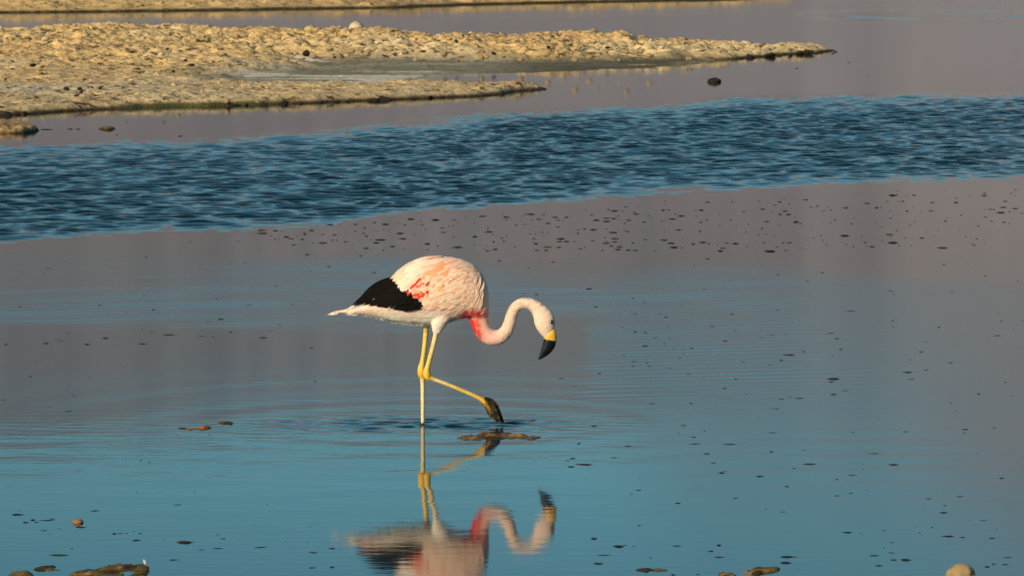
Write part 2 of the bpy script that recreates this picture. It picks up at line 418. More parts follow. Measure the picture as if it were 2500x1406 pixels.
# far bank along the top of the picture
far_poly = [G(*p) for p in [(-600, 40), (-200, 34), (0, 32), (300, 29), (600, 25), (960, 20), (1250, 10), (1500, 5), (1700, 2), (1850, -3)]]
far_poly += [(far_poly[-1][0]+3, far_poly[-1][1]+9), (far_poly[0][0], far_poly[0][1]+16)]
def f_far(x, y, s):
    s = s + 0.35*fbm(x*0.7, y*0.4, 3, 15)
    d1, d2 = worley(x*1.6, y*1.2, 8)
    z = -0.05 + 0.10*sstep(-0.2, 0.25, s) + 0.13*sstep(0.3, 2.2, s)
    z = z + sstep(0, 0.7, s)*(0.08*(0.55-d1) + 0.08*fbm(x*1.2, y*0.9, 3, 18) + 0.10*np.abs(noise2(x*3.4, y*2.6, 19)))
    c = np.broadcast_to(TAN*1.0, x.shape+(3,)).copy()
    c = mixc(c, (0.56, 0.38, 0.18), sstep(0.0, 0.5, fbm(x*0.5, y*0.3, 3, 64)))
    c = mixc(c, (0.045, 0.038, 0.016), sstep(0.075, 0.03, z))
    return z, c
bank_far, h_far = bank('salt_bank', far_poly, (0.12, 0.15), f_far, M_bank)
tag(bank_far, 'far tan salt bank with a dark waterline along the top edge', 'salt bank')

# two small islets off the main bank
def islet(px_poly, hgt, label, seed, c0):
    poly = [G(*p) for p in px_poly]
    def fn(x, y, s):
        s = s + 0.04*fbm(x*5, y*3, 3, seed)
        d1, d2 = worley(x*5, y*3.4, seed)
        z = -0.03 + (hgt*0.55+0.03)*sstep(-0.03, 0.10, s) + hgt*0.45*sstep(0.05, 0.6, s) + 0.35*hgt*sstep(0, .1, s)*(0.5-d1) + 0.02*sstep(0, .1, s)*fbm(x*9, y*7, 3, seed+3)
        c = np.broadcast_to(np.array(c0), x.shape+(3,)).copy()
        c = mixc(c, (0.30, 0.19, 0.08), sstep(0.3, 0.8, d1))
        c = mixc(c, (0.06, 0.036, 0.014), sstep(0.04, 0.012, z))
        return z, c
    o, h = bank('salt_islet', poly, (0.02, 0.03), fn, M_bank, 0.15)
    tag(o, label, 'islet'); return o, h
islet([(-90, 322), (-30, 327), (40, 327), (80, 324), (101, 319), (90, 312), (50, 307), (0, 305), (-90, 306)], 0.10, 'lumpy tan salt islet cut by the left edge below the bank', 81, (0.44, 0.30, 0.14))
islet([(231, 317), (260, 319), (289, 317), (288, 313), (260, 311), (234, 312)], 0.035, 'small flat ochre islet alone in the water below the bank', 85, (0.40, 0.31, 0.12))

# lumps on the banks
def put_lump(px, py, wpx, meshes, name, parent=None, hfn=None, zoff=0.25, squash=1.0):
    x, y = G(px, py)
    z0 = 0.0
    if hfn:
        for _ in range(5):
            z0 = max(hfn(x, y), 0.0); x, y = G(px, py, z0)
    sc_ = 0.5*wpx*math.hypot(y, CAM_H)/FPX
    o = bpy.data.objects.new(name, random.choice(meshes)); COL.objects.link(o)
    o.location = (x, y, z0 + zoff*sc_)
    o.scale = (sc_, sc_*random.uniform(.8, 1.1), sc_*random.uniform(.75, 1.0)*squash)
    o.rotation_euler = (random.uniform(-.4, .4), random.uniform(-.4, .4), random.uniform(0, 6.28))
    if parent is not None: o.parent = parent
    return o
for (px, py) in [(217, 66), (326, 76), (50, 87), (31, 93), (487, 87), (246, 216), (302, 216), (161, 170), (521, 205), (325, 131), (563, 107), (629, 149), (690, 126), (4, 136),
                 (730, 96), (677, 91), (853, 101), (976, 107), (954, 139), (782, 79), (1205, 134), (1176, 126), (1339, 118), (838, 107), (450, 150), (100, 100), (470, 130), (1560, 100), (1480, 118)] + [(random.uniform(0, 1300), random.uniform(88, 145)) for _ in range(22)] + [(random.uniform(0, 480), random.uniform(150, 250)) for _ in range(22)]:
    put_lump(px, py, random.uniform(6, 12), DARK, 'dark_clod', bank_main, h_main, 0.3)
for (px, py) in [(645, 256), (690, 254), (735, 253), (785, 250), (825, 249), (848, 248), (870, 245), (910, 246), (938, 244), (1008, 242), (1047, 239), (1082, 238), (1100, 236), (1112, 234), (1200, 230), (1215, 228), (1232, 226), (1268, 222), (1300, 220), (1330, 218),
                 (15, 281), (45, 279), (62, 278), (78, 276), (108, 276), (140, 272), (172, 271), (560, 258), (600, 257),
                 (1790, 143), (1812, 142), (1830, 141), (1862, 139), (1880, 138), (1905, 136), (1930, 135), (1955, 132), (1968, 131), (2010, 128), (2040, 126)]:
    put_lump(px+random.uniform(-4, 4), py+1.5, random.uniform(9, 19), DARK, 'waterline_clump', bank_main, None, 0.25, 0.8)  # dark lumps dotted along the water edge of the bank
for (px, py) in [(95, 30), (200, 29), (320, 27), (455, 23), (462, 22), (485, 21), (600, 23), (690, 20), (730, 18), (860, 20), (980, 15), (1100, 12)]:
    put_lump(px, py, random.uniform(9, 16), DARK, 'waterline_clump', bank_far, None, 0.1)
for i in range(110):
    px = random.uniform(-20, 1700); py = random.uniform(64+max(0, px-500)*0.028, 150 if px > 700 else 245)
    if poly_sd(np.array([G(px, py)[0]]), np.array([G(px, py)[1]]), main_poly)[0] < 0.3 or poly_sd(np.array([G(px, py)[0]]), np.array([G(px, py)[1]]), mud_poly)[0] > -0.3: continue
    put_lump(px, py, random.uniform(8, 17), LUMP, 'salt_lump', bank_main, h_main, random.uniform(-.5, .0))
for (px, py, wd) in [(945, 90, 20), (110, 98, 24), (190, 112, 26), (55, 92, 14), (860, 205, 16), (1390, 98, 18), (1650, 100, 16), (1660, 99, 14)]:
    put_lump(px, py, wd, WHITE, 'white_salt_lump', bank_main, h_main, 0.1)
# small crumbs: too many to count
cv, cf = [], []
base = lump_mesh('crumb', 5, 1, 0.6, 0.8)
bv = np.array([v.co for v in base.vertices]); bf = np.array([p.vertices for p in base.polygons])
bpy.data.meshes.remove(base)
mainP = np.array(main_poly); k = 0
cx = RNG.uniform(-19, 8, 8000); cy = RNG.uniform(50, 90, 8000)
cc_ = []
ins = (poly_sd(cx, cy, main_poly) > 0.15) & (poly_sd(cx, cy, mud_poly) < -0.1)
for x, y in zip(cx[ins], cy[ins]):
    s_ = random.uniform(0.015, 0.04) if random.random() < 0.85 else random.uniform(0.04, 0.07)
    a = random.uniform(0, 6.28); ca, sa = math.cos(a), math.sin(a)
    p = bv*np.array([s_, s_*random.uniform(.7, 1.2), s_*random.uniform(.6, 1.1)])
    p = np.stack([p[:, 0]*ca-p[:, 1]*sa, p[:, 0]*sa+p[:, 1]*ca, p[:, 2]], 1) + (x, y, h_main(x, y)-0.3*s_)
    cc_.append(np.tile(np.array([0.64, 0.47, 0.25])*random.uniform(.7, 1.0) if random.random() > .12 else np.array([.2, .13, .06]), (len(bv), 1)))
    cv.append(p); cf.append(bf + k*len(bv)); k += 1
me = mesh_np('salt_crumbs', np.concatenate(cv), np.concatenate(cf), smooth=False, cols=np.concatenate(cc_))
o = obj('salt_crumbs', me, M_crumb, bank_main); tag(o, kind='stuff')

# single rocks that can be picked out
def rock(px, py, wpx, hpx, name, label, seed, mat, cat='rock', sub=3, hfn=None, rough=0.6, sink=0.2, aspect=0.9, rot=None):
    x, y = G(px, py); z0 = 0
    if hfn:
        for _ in range(5):
            z0 = max(hfn(x, y), 0); x, y = G(px, py, z0)
    m = math.hypot(y, CAM_H)/FPX
    me = lump_mesh(name, seed, sub, rough, 1.0, mat)
    o = obj(name, me); o.location = (x, y, z0 - sink*0.5*hpx*m + 0.25*hpx*m)
    o.scale = (0.5*wpx*m, 0.5*wpx*m*aspect, 0.62*hpx*m)
    o.rotation_euler[2] = rot if rot is not None else seed
    tag(o, label, cat); return o
rock(872, 79, 30, 27, 'salt_boulder', 'whitish salt boulder standing on the crest of the tan bank', 3, M_white, 'boulder', hfn=h_main)
rock(744, 134, 14, 9, 'dark_rock', 'blackish rock on the bank face above the muddy inlet', 14, M_darkrock, hfn=h_main, rough=0.9, sub=3)
rock(1031, 121, 22, 12, 'reddish_rock', 'reddish brown rock on the bank face right of the white boulder', 21, M_redrock, hfn=h_main)
rock(162, 224, 14, 20, 'dark_tuft', 'taller dark tuft on the lower left of the tan bank', 31, M_darkrock, 'tuft', hfn=h_main)
rock(195, 223, 13, 14, 'dark_tuft', 'smaller dark tuft just right of the taller tuft on the lower bank', 35, M_darkrock, 'tuft', hfn=h_main)
rock(1742, 201, 33, 14, 'dark_rock', 'dark brown rock alone in open water below the long spit', 8, M_darkrock, rough=0.5, rot=0.4)
rock(2347, 1416, 68, 36, 'pale_rock', 'pale ochre rock breaking the water at the bottom right edge', 17, M_pale, sub=4, rough=0.5, rot=2.2)
rock(190, 1275, 27, 10, 'orange_stone', 'small orange stone in the blue water near the bottom left', 27, M_stone, 'stone', rough=0.4)

# ------------------------------------------------------------------ foreground mud patches
def patch(px_poly, hgt, label, seed, c0, c1, holes=0.0):
    poly = [G(*p) for p in px_poly]
    def fn(x, y, s):
        s = s + 0.012 + 0.04*fbm(x*11, y*6, 4, seed, 0.65) - holes*np.clip(fbm(x*3.1, y*2.2, 2, seed+7), 0, 1)
        z = -0.02 + (0.02+hgt*0.22)*sstep(-0.02, 0.03, s) + sstep(-0.01, 0.04, s)*(hgt*0.38*fbm(x*17, y*9, 4, seed+1) + 0.008*fbm(x*30, y*20, 3, seed+2))
        c = np.broadcast_to(np.array(c0), x.shape+(3,)).copy()
        c = mixc(c, c1, sstep(-0.05, 0.35, fbm(x*7, y*4, 3, seed+4)))
        c = mixc(c, (0.50, 0.27, 0.08), sstep(0.15, 0.4, fbm(x*20, y*12, 3, seed+5)))
        c = mixc(c, (0.05, 0.035, 0.015), sstep(0.05, 0.35, fbm(x*14, y*9, 3, seed+6)))
        c = mixc(c, (0.04, 0.03, 0.018), sstep(0.004, -0.002, z))
        return z, c
    o, h = bank('mud_patch', poly, (0.012, 0.02), fn, M_mud, 0.12, -0.015)
    tag(o, label, 'mud patch'); return o
BR, GR, OL = (0.25, 0.10, 0.03), (0.17, 0.11, 0.06), (0.17, 0.12, 0.04)
patch([(1101, 1069), (1130, 1064), (1160, 1060), (1200, 1056), (1262, 1056), (1285, 1061), (1302, 1066), (1326, 1065), (1322, 1069), (1290, 1073), (1250, 1070), (1200, 1073), (1130, 1073)], 0.024,
      "flat reddish brown mud patch just below the flamingo's lifted foot", 101, GR, BR)
patch([(420, 1045), (445, 1041), (478, 1044), (500, 1039), (528, 1041), (522, 1046), (470, 1051), (425, 1050)], 0.020, 'broken brown mud patch left of the flamingo on the blue water', 104, GR, BR, 0.02)
patch([(531, 1031), (548, 1028), (566, 1029), (562, 1034), (540, 1035)], 0.03, 'tiny brown mud patch between the broken patch and the standing leg', 107, GR, BR)
patch([(53, 1391), (91, 1384), (131, 1378), (150, 1382), (156, 1390), (120, 1393)], 0.026, 'narrow olive mud patch at bottom left, left of the larger one', 110, OL, GR)
patch([(160, 1398), (195, 1387), (227, 1388), (252, 1382), (286, 1376), (330, 1378), (353, 1377), (369, 1382), (367, 1396), (358, 1412), (300, 1430), (170, 1430), (155, 1408)], 0.022, 'largest olive brown mud patch at the bottom left edge', 113, OL, BR, 0.06)
patch([(14, 1404), (34, 1397), (74, 1400), (90, 1412), (40, 1424), (-10, 1420)], 0.028, 'dark brown mud patch in the bottom left corner', 116, OL, BR)
patch([(1556, 1391), (1600, 1387), (1640, 1388), (1655, 1393), (1655, 1404), (1640, 1405), (1635, 1397), (1600, 1394)], 0.02, 'thin hooked reddish mud patch on the bottom edge right of the reflection', 119, GR, BR)
patch([(1748, 1401), (1765, 1394), (1792, 1399), (1800, 1406), (1770, 1412)], 0.02, 'small reddish mud patch on the bottom edge beside the ochre one', 122, BR, OL)
patch([(1813, 1394), (1835, 1386), (1866, 1383), (1902, 1387), (1904, 1396), (1850, 1402)], 0.034, 'ochre mud patch with a pale top near the bottom right edge', 125, OL, (0.26, 0.17, 0.06))
# pale feather stuck upright on the big patch
bm = bmesh.new()
ws = [0.002, 0.006, 0.008, 0.006, 0.001]
prev = None
for i, wv in enumerate(ws):
    z = i*0.008; ring_ = [bm.verts.new((sx*wv, (1-abs(sx))*0.002*sy + 0.01*(i/4)**2, z)) for sx, sy in ((-1, 0), (0, 1), (1, 0), (0, -1))]
    if prev:
        for k in range(4): bm.faces.new((prev[k], prev[(k+1) % 4], ring_[(k+1) % 4], ring_[k]))
    prev = ring_
me = bpy.data.meshes.new('fallen_feather'); bm.to_mesh(me); bm.free()
M_ff = plain_mat('white_down', (0.6, 0.6, 0.58), (0.75, 0.74, 0.7), 0.9, 0.2, 50)
o = obj('fallen_feather', me, M_ff); q = G(356, 1385); o.location = (q[0], q[1], 0.012); o.rotation_euler = (0.2, -0.35, 0.4); o.scale = (.7, .7, .7)
tag(o, 'tiny white feather standing on the largest mud patch at bottom left', 'feather')

# ------------------------------------------------------------------ dark algae bits floating on the water
Z6 = [(95,247,40),(155,248,20),(97,273,12),(130,271,30),(212,262,36),(265,262,26),(225,276,24),(222,309,22),(322,340,18),(322,324,14),(390,251,16),(410,276,40),(460,266,36),(497,268,36),(462,282,36),(495,336,50),(568,276,34),(550,290,12),(596,236,14),(607,246,28),(645,285,24),(568,331,18),(470,224,20),(497,231,36),(540,232,12),(557,211,16),(738,226,22),(765,226,14),(798,246,18),(825,255,40),(785,270,36),(815,323,32),(925,227,28),(957,188,26),(917,330,16),(920,286,20),(953,276,16),(1015,302,10),(1075,186,16),(1068,274,12),(1130,234,14),(1222,222,32),(1285,202,22),(1305,187,28),(1335,232,30),(1312,249,20),(1348,248,26),(1243,282,30),(1220,316,16),(1385,285,34),(1407,292,20),(1435,176,24),(1462,212,16),(1490,207,18),(1523,230,14),(1557,226,12),(1630,216,36),(1578,273,12),(1657,294,20),(1733,194,32),(1780,215,26),(1803,214,10),(1835,184,14),(1887,184,8),(1909,184,20),(1855,155,50),(1962,154,24),(1848,266,20),(1928,231,16),(2045,230,28),(2052,190,18),(2168,190,30),(2115,133,8),(2123,266,12),(2115,280,18),(2192,252,14),(2234,157,8),(2308,157,32),(2308,146,18),(2410,184,24),(2400,213,28),(2337,223,16),(2353,224,12),(2388,239,46),(2428,234,14),(2458,219,26),(2313,261,20),(2344,280,14),(2402,286,20),(2276,303,16),(2270,366,10),(2258,397,12),(2436,145,14),(2490,242,16),(2000,363,28),(1843,346,42),(1858,386,54),(1808,375,10),(1757,405,32),(1725,384,20),(1890,400,8),(1948,400,8),(2082,325,10),(2105,411,54),(1622,352,50),(1533,394,14),(1507,350,12),(1472,362,10),(1352,386,26),(1325,386,14),(1335,423,18),(1265,428,50),(1295,406,10),(1228,387,14),(1030,412,26),(1015,426,36),(1048,387,24),(1090,390,36),(1095,297,8),(963,390,14),(930,384,46),(885,391,28),(780,388,34),(793,409,42),(830,411,14),(745,373,36),(650,370,24),(696,426,14),(592,387,14),(567,422,32),(605,423,28),(518,419,30),(523,406,36),(500,366,46),(500,382,34),(458,388,42),(395,322,30),(355,318,16),(393,377,16),(440,423,18),(485,402,20),(240,367,40),(232,380,32),(268,380,30),(228,408,32),(304,379,12),(332,415,20),(175,407,44),(108,366,18),(117,390,26),(122,423,30),(167,423,20),(102,380,10),(90,342,12),(15,407,16),(22,300,16),(60,296,10),(175,291,30),(200,480,18),(80,510,14),(956,464,18),(892,497,10),(375,532,10),(1070,569,10),(1178,565,18),(1298,541,18),(1515,531,18),(1444,572,10),(1606,590,20),(1764,501,8),(2108,492,22),(2263,493,16),(2311,549,14),(2317,573,6),(2470,571,12),(1847,620,28),(1861,637,16),(2147,628,22),(378,610,32),(122,638,18),(62,633,14),(485,653,14),(590,656,18),(646,677,20),(941,610,18),(826,690,10),(410,699,16),(1297,713,14)]
Z5 = [(1286,540,46),(1275,525,46),(1345,527,36),(1398,557,34),(1424,567,28),(1434,597,24),(1475,570,20),(1573,587,50),(1577,545,18),(1520,526,30),(1487,540,18),(1615,498,30),(1630,548,24),(1686,581,26),(1735,496,26),(1780,513,16),(1776,540,16),(1790,554,16),(1830,487,18),(1883,496,44),(1953,540,46),(1970,567,34),(1855,572,54),(1835,586,44),(1915,604,30),(1787,613,28),(1873,622,10),(1978,499,14),(2005,471,40),(2063,498,12),(2125,475,50),(2160,514,24),(2168,535,26),(2220,473,14),(2318,557,30),(2390,533,40),(2085,592,34),(2137,601,14),(2232,608,56),(2420,618,24),(2380,626,18),(2449,563,18),(2460,578,12),(2410,582,16),(2355,457,40),(2470,461,42),(2215,557,10),(1162,579,10),(1195,684,26),(1237,708,10),(715,656,12),(238,711,32),(218,737,12),(1500,643,18),(1762,650,14),(1605,701,26),(1830,731,20),(1077,710,8),(2437,673,24),(1348,796,14),(928,580,12)]
Z8 = [(143,49,28),(612,177,42),(805,176,20),(998,157,10),(1265,153,38),(1310,142,16),(1360,150,46),(1533,131,36),(1590,111,36),(980,100,22),(1088,128,14),(218,90,16),(2270,128,18),(2405,69,14),(2125,154,12),(1240,203,38),(310,292,42),(770,287,34),(770,296,12),(745,328,10),(875,317,12),(818,348,24),(820,382,54),(1003,384,64),(1217,325,40),(1628,324,18),(1897,320,42),(2200,308,34),(2348,299,22),(485,393,44),(235,380,22),(417,452,40),(203,456,30),(178,467,34),(195,498,38),(270,487,80),(313,468,10),(888,432,40),(1215,422,26),(1385,413,24),(1740,430,52),(1405,484,76),(1835,487,46),(920,478,26),(960,529,40),(980,520,20),(1332,506,22),(1155,547,52),(1625,541,56),(2385,556,28),(2260,431,10),(545,553,16),(543,617,28),(1032,657,28),(737,683,26),(1293,598,28),(1275,727,32),(1548,645,36),(1620,632,24),(1697,617,14),(2015,660,26),(2175,649,34),(2095,695,24),(2087,731,34),(2293,770,36),(1605,832,52),(1790,822,26),(2117,851,58),(2190,857,28),(2335,861,36),(1825,882,24),(543,795,30),(312,863,46),(440,903,60),(468,897,26),(513,903,18),(360,947,74),(730,900,60),(945,957,48),(947,897,26),(910,927,26),(1290,956,64),(1338,956,34),(1290,986,54),(1740,949,48),(1830,935,32),(1838,971,30),(1895,971,60),(1763,1000,36),(2315,1006,24),(2345,992,22),(2403,994,40),(2420,958,40),(335,990,46),(600,960,16),(840,1045,20),(4,262,44)]
Z7 = [(185,46,16),(20,190,32),(305,230,32),(155,211,10),(420,259,34),(450,165,12),(420,106,12),(1108,108,8),(485,616,14),(1060,678,8),(1188,752,10),(743,653,10),(1083,829,52),(575,866,52),(155,937,50),(220,936,22),(105,889,90),(317,915,36),(200,922,40),(290,924,90),(272,987,44),(363,975,20),(303,1008,10),(695,1006,30),(735,1003,40),(775,1002,16),(858,1003,22),(830,1046,56),(1135,1066,40),(1120,1058,110),(1328,1095,60),(1232,1104,40),(1365,1036,30),(1585,1089,80),(1060,1165,80),(350,1136,150),(1745,1054,12),(1878,1058,14),(1918,1127,28),(1910,1118,70),(2030,1096,38),(1905,1213,60),(2028,1210,34),(490,966,60)]
Z1 = [(228,20,22),(680,12,10),(435,57,22),(600,74,20),(953,59,18),(1193,37,14),(1578,42,48),(365,126,16),(435,153,26),(487,154,20),(495,158,14),(545,184,20),(608,123,12),(848,124,32),(1103,135,24),(1268,98,24),(1163,168,26),(1473,160,40),(1108,182,16),(913,200,26),(615,176,14),(620,188,12),(590,216,24),(488,227,38),(643,239,10),(735,238,18),(692,249,26),(693,269,22),(676,289,12),(375,278,24),(430,309,30),(498,317,14),(514,336,18),(424,336,16),(720,377,24),(620,344,14),(797,398,18),(1258,275,62),(1330,257,18),(1212,303,20),(1150,327,28),(1010,310,22),(970,402,14),(1505,188,22),(1527,245,18),(1493,402,72),(1475,418,34),(1900,404,46),(1885,367,50),(1980,354,32),(1953,258,28),(1980,204,22),(1900,300,16),(2110,315,26),(2360,172,44),(2047,128,18),(1806,91,16),(1806,125,16),(2378,95,14),(2363,54,10),(2400,420,20),(40,401,30),(247,373,18),(2198,128,10),(2495,92,14)]
Z2 = [(150,28,16),(733,16,36),(1128,48,24),(1148,71,18),(1833,15,44),(2150,12,22),(1625,118,36),(2057,158,28),(1112,210,28),(1245,233,80),(412,271,34),(450,276,26),(43,303,34),(335,296,46),(373,330,18),(778,258,52),(830,262,10),(640,303,46),(1050,299,64),(1485,243,60),(1570,248,14),(1697,214,28),(1740,211,12),(1932,254,66),(1992,206,20),(2290,328,26),(873,313,10),(905,471,26),(223,539,20),(655,535,16),(135,312,9)]
SP = []
for L, ox, oy, s in ((Z6, 1250, 400, 2.0), (Z5, 0, 300, 2.0), (Z8, 1300, 900, 2.0833), (Z7, 0, 900, 2.5), (Z1, 1350, 740, 2.174), (Z2, 0, 740, 3.012)):
    for (a, b, c) in L: SP.append((ox+a/s, oy+b/s, c/s))
SP += [(1742+330, 153, 8), (2120, 183, 5), (1945, 168, 10)] + [(190, 316, 12), (285, 330, 8), (115, 317, 30), (172, 316, 16), (440, 333, 14)]
SP.sort(key=lambda q: -q[2])
SPM = []
for i in range(14):
    r = random.Random(200+i); bm = bmesh.new(); n = 13; lob = r.uniform(0.1, 0.5); ph = r.uniform(0, 6.28); nl = r.choice((2, 3, 3, 5))
    pts = [max(.35, 0.85+0.25*r.uniform(-1, 1)+lob*math.cos(nl*2*PI*k/n+ph)) for k in range(n)]
    top_ = bm.verts.new((r.uniform(-.2, .2), 0, 1))
    r1 = [bm.verts.new((0.55*p*math.cos(2*PI*k/n), 0.55*p*math.sin(2*PI*k/n), 0.75+0.2*r.uniform(-1, 1))) for k, p in enumerate(pts)]
    r2 = [bm.verts.new((p*math.cos(2*PI*k/n)*(1+0.5*r.random()*(abs(math.cos(2*PI*k/n)) > .8)), p*math.sin(2*PI*k/n), -0.2)) for k, p in enumerate(pts)]
    for k in range(n):
        j = (k+1) % n
        bm.faces.new((top_, r1[k], r1[j])); bm.faces.new((r1[k], r2[k], r2[j], r1[j]))
    for f in bm.faces: f.smooth = True
    m_ = bpy.data.meshes.new('algae_bit'); bm.to_mesh(m_); bm.free(); m_.materials.append(M_algae); SPM.append(m_)
UNIQUE = [((258, 826), 'black rounded algae lump, largest on the grey water left of the flamingo'),
          ((493, 821), 'elongated black algae bit on grey water left of the tail'),
          ((1511, 1333), "black two-lobed algae clump below and right of the reflected bill"),
          ((1450, 1314), 'dark rounded algae bit just right of the reflected head'),
          ((1473, 1355), 'long flat dark algae bit below the two-lobed clump'),
          ((433, 1232), 'black diamond shaped algae bit alone on the lower left water'),
          ((230, 1246), 'black algae bit with thin tails just above the orange stone'),
          ((1302, 1026), 'dark algae bit right of the lifted foot at the ripple end'),
          ((1929, 867), 'broad flat algae bit on the streaked water right of the bill'),
          ((2436, 819), 'dark algae bit on plain grey water near the right edge'),
          ((1919, 1359), 'long black algae bit, upper of the pair above the ochre mud patch'),
          ((1919, 1373), 'black algae bit, lower of the pair above the ochre mud patch'),
          ((1430, 1134), 'longest flat algae bit of the cluster left above the reflected bill'),
          ((643, 570), 'black algae bit at the left end of the scattered field')]
YZ = [(345, 'beside the far bank'), (545, 'in the upper scatter'), (620, 'in the lower scatter'), (800, 'on streaked grey water'), (985, 'at leg height'),
      (1120, 'just below foot level'), (1265, 'on upper blue water'), (9999, 'on lowest blue water')]
XZ = [(420, 'near the left edge'), (830, 'left of the tail'), (1200, 'in line with the body'), (1500, 'in line with the head'), (1850, 'right of the head'), (2200, 'far right of the head'), (9999, 'near the right edge')]
ORD = ['first', 'second', 'third', 'fourth', 'fifth', 'sixth', 'seventh', 'eighth', 'ninth', 'tenth', 'eleventh', 'twelfth', 'thirteenth', 'fourteenth', 'fifteenth', 'sixteenth', 'seventeenth', 'eighteenth', 'nineteenth', 'twentieth',
       'twenty-first', 'twenty-second', 'twenty-third', 'twenty-fourth', 'twenty-fifth', 'twenty-sixth', 'twenty-seventh', 'twenty-eighth', 'twenty-ninth', 'thirtieth']
CELLS = {}
def speck_params(px, py, wd, r):
    x, y = G(px, py); m = math.hypot(y, CAM_H)/FPX
    sx = 0.5*wd*m
    el = (r.uniform(0.8, 1.4) if wd < 22 else r.uniform(0.5, 0.9)) if py < 640 else r.uniform(0.35, 0.8)
    return x, y, sx, sx*el, min(0.011, 0.13*sx+0.003)*r.uniform(.7, 1.2)*(1.0 if py < 640 else r.choice((.35, .5, .8)))
rest_v, rest_f, k = [], [], 0
used_lab = set()
for i, (px, py, wd) in enumerate(SP):
    r = random.Random(i*13+1)
    x, y, sx, sy, sz = speck_params(px, py, wd, r)
    ang = r.uniform(-.25, .25)
    if i < 290:
        o = obj('algae_bit', SPM[i % 14]); o.location = (x, y, 0.0); o.scale = (sx, sy, sz); o.rotation_euler[2] = ang
        lab = None
        for (ux, uy), l in UNIQUE:
            if abs(ux-px) < 6 and abs(uy-py) < 5 and l not in used_lab: lab = l; used_lab.add(l); tag(o, l, 'algae', 'dark algae bits floating on the lagoon'); break
        if not lab:
            zy = next(n_ for lim, n_ in YZ if py < lim); zx = next(n_ for lim, n_ in XZ if px < lim)
            CELLS.setdefault((zy, zx), []).append((px, o))
    else:
        m_ = SPM[i % 14]; co = np.array([v.co for v in m_.vertices])*(sx, sy, sz)
        co = np.stack([co[:, 0]*math.cos(ang)-co[:, 1]*math.sin(ang)+x, co[:, 0]*math.sin(ang)+co[:, 1]*math.cos(ang)+y, co[:, 2]], 1)
        rest_v.append(co); 
        for p in m_.polygons:
            vs = list(p.vertices)
            for q in range(1, len(vs)-1): rest_f.append((vs[0]+k, vs[q]+k, vs[q+1]+k))
        k += len(co)
for (zy, zx), L in CELLS.items():
    L.sort(key=lambda q: q[0])
    for i, (px, o) in enumerate(L):
        lab = ('%s dark algae bit from left ' % ORD[i] if len(L) > 1 else 'lone dark algae bit ') + zy + ', ' + zx
        tag(o, lab, 'algae', 'dark algae bits floating on the lagoon')
# more tiny bits, too small to count
r = random.Random(99)
for i in range(260):
    if r.random() < 0.6: px, py = r.uniform(650, 2480), None
    else: px, py = r.uniform(0, 2490), r.uniform(640, 1400)
    if py is None:
        lo = np.interp(px, [650, 1000, 1600, 2500], [562, 535, 492, 452]); py = r.uniform(lo, 612)
    if 790 < px < 1380 and py > 612: continue
    x, y, sx, sy, sz = speck_params(px, py, r.uniform(2.5, 6), r)
    m_ = SPM[i % 14]; co = np.array([v.co for v in m_.vertices])*(sx, sy, sz) + (x, y, 0)
    rest_v.append(co)
    for p in m_.polygons:
        vs = list(p.vertices)
        for q in range(1, len(vs)-1): rest_f.append((vs[0]+k, vs[q]+k, vs[q+1]+k))
    k += len(co)
me = mesh_np('algae_specks', np.concatenate(rest_v), np.array(rest_f))
tag(obj('algae_specks', me, M_algae), 'tiniest dark algae specks scattered over the water', 'algae', kind='stuff')

# ------------------------------------------------------------------ flamingo
M_plume = col_mat('plumage', rough=0.85, spec=0.2, nscale=70, namt=0.08, bump=(140, 0.0012, 4), sheen=0.15)
M_black = plain_mat('black_feather', (0.001, 0.0008, 0.0006), (0.003, 0.002, 0.0012), 0.6, 0.05, 60, (150, 0.001, 3))
M_leg = col_mat('leg_skin', rough=0.5, spec=0.4, nscale=120, namt=0.32, bump=(200, 0.0025, 4))
M_billy = plain_mat('bill_yellow', (0.82, 0.40, 0.03), (0.88, 0.54, 0.08), 0.4, 0.4, 60)
M_billb = plain_mat('bill_black', (0.006, 0.006, 0.006), (0.012, 0.010, 0.010), 0.22, 0.6, 60)
M_foot = col_mat('muddy_foot', rough=0.6, spec=0.25, nscale=150, namt=0.4, bump=(200, 0.003, 4))
M_eye = plain_mat('eye_dark', (0.02, 0.008, 0.005), (0.035, 0.012, 0.008), 0.12, 0.6, 60)

ROOT = Vector((BX, YB, 0.0))
bird = bpy.data.objects.new('flamingo', None); COL.objects.link(bird); bird.location = ROOT
bird.empty_display_size = 0.3
tag(bird, 'pale pink flamingo with black wing tips wading, neck curved down and one foot lifted', 'flamingo')
def L2(px, py):                              # photo point -> local x, z in the bird's plane
    p = B(px, py) - ROOT; return p.x, p.z
def zpt(zx, zy): return 790+zx/4.018, 590+zy/4.018

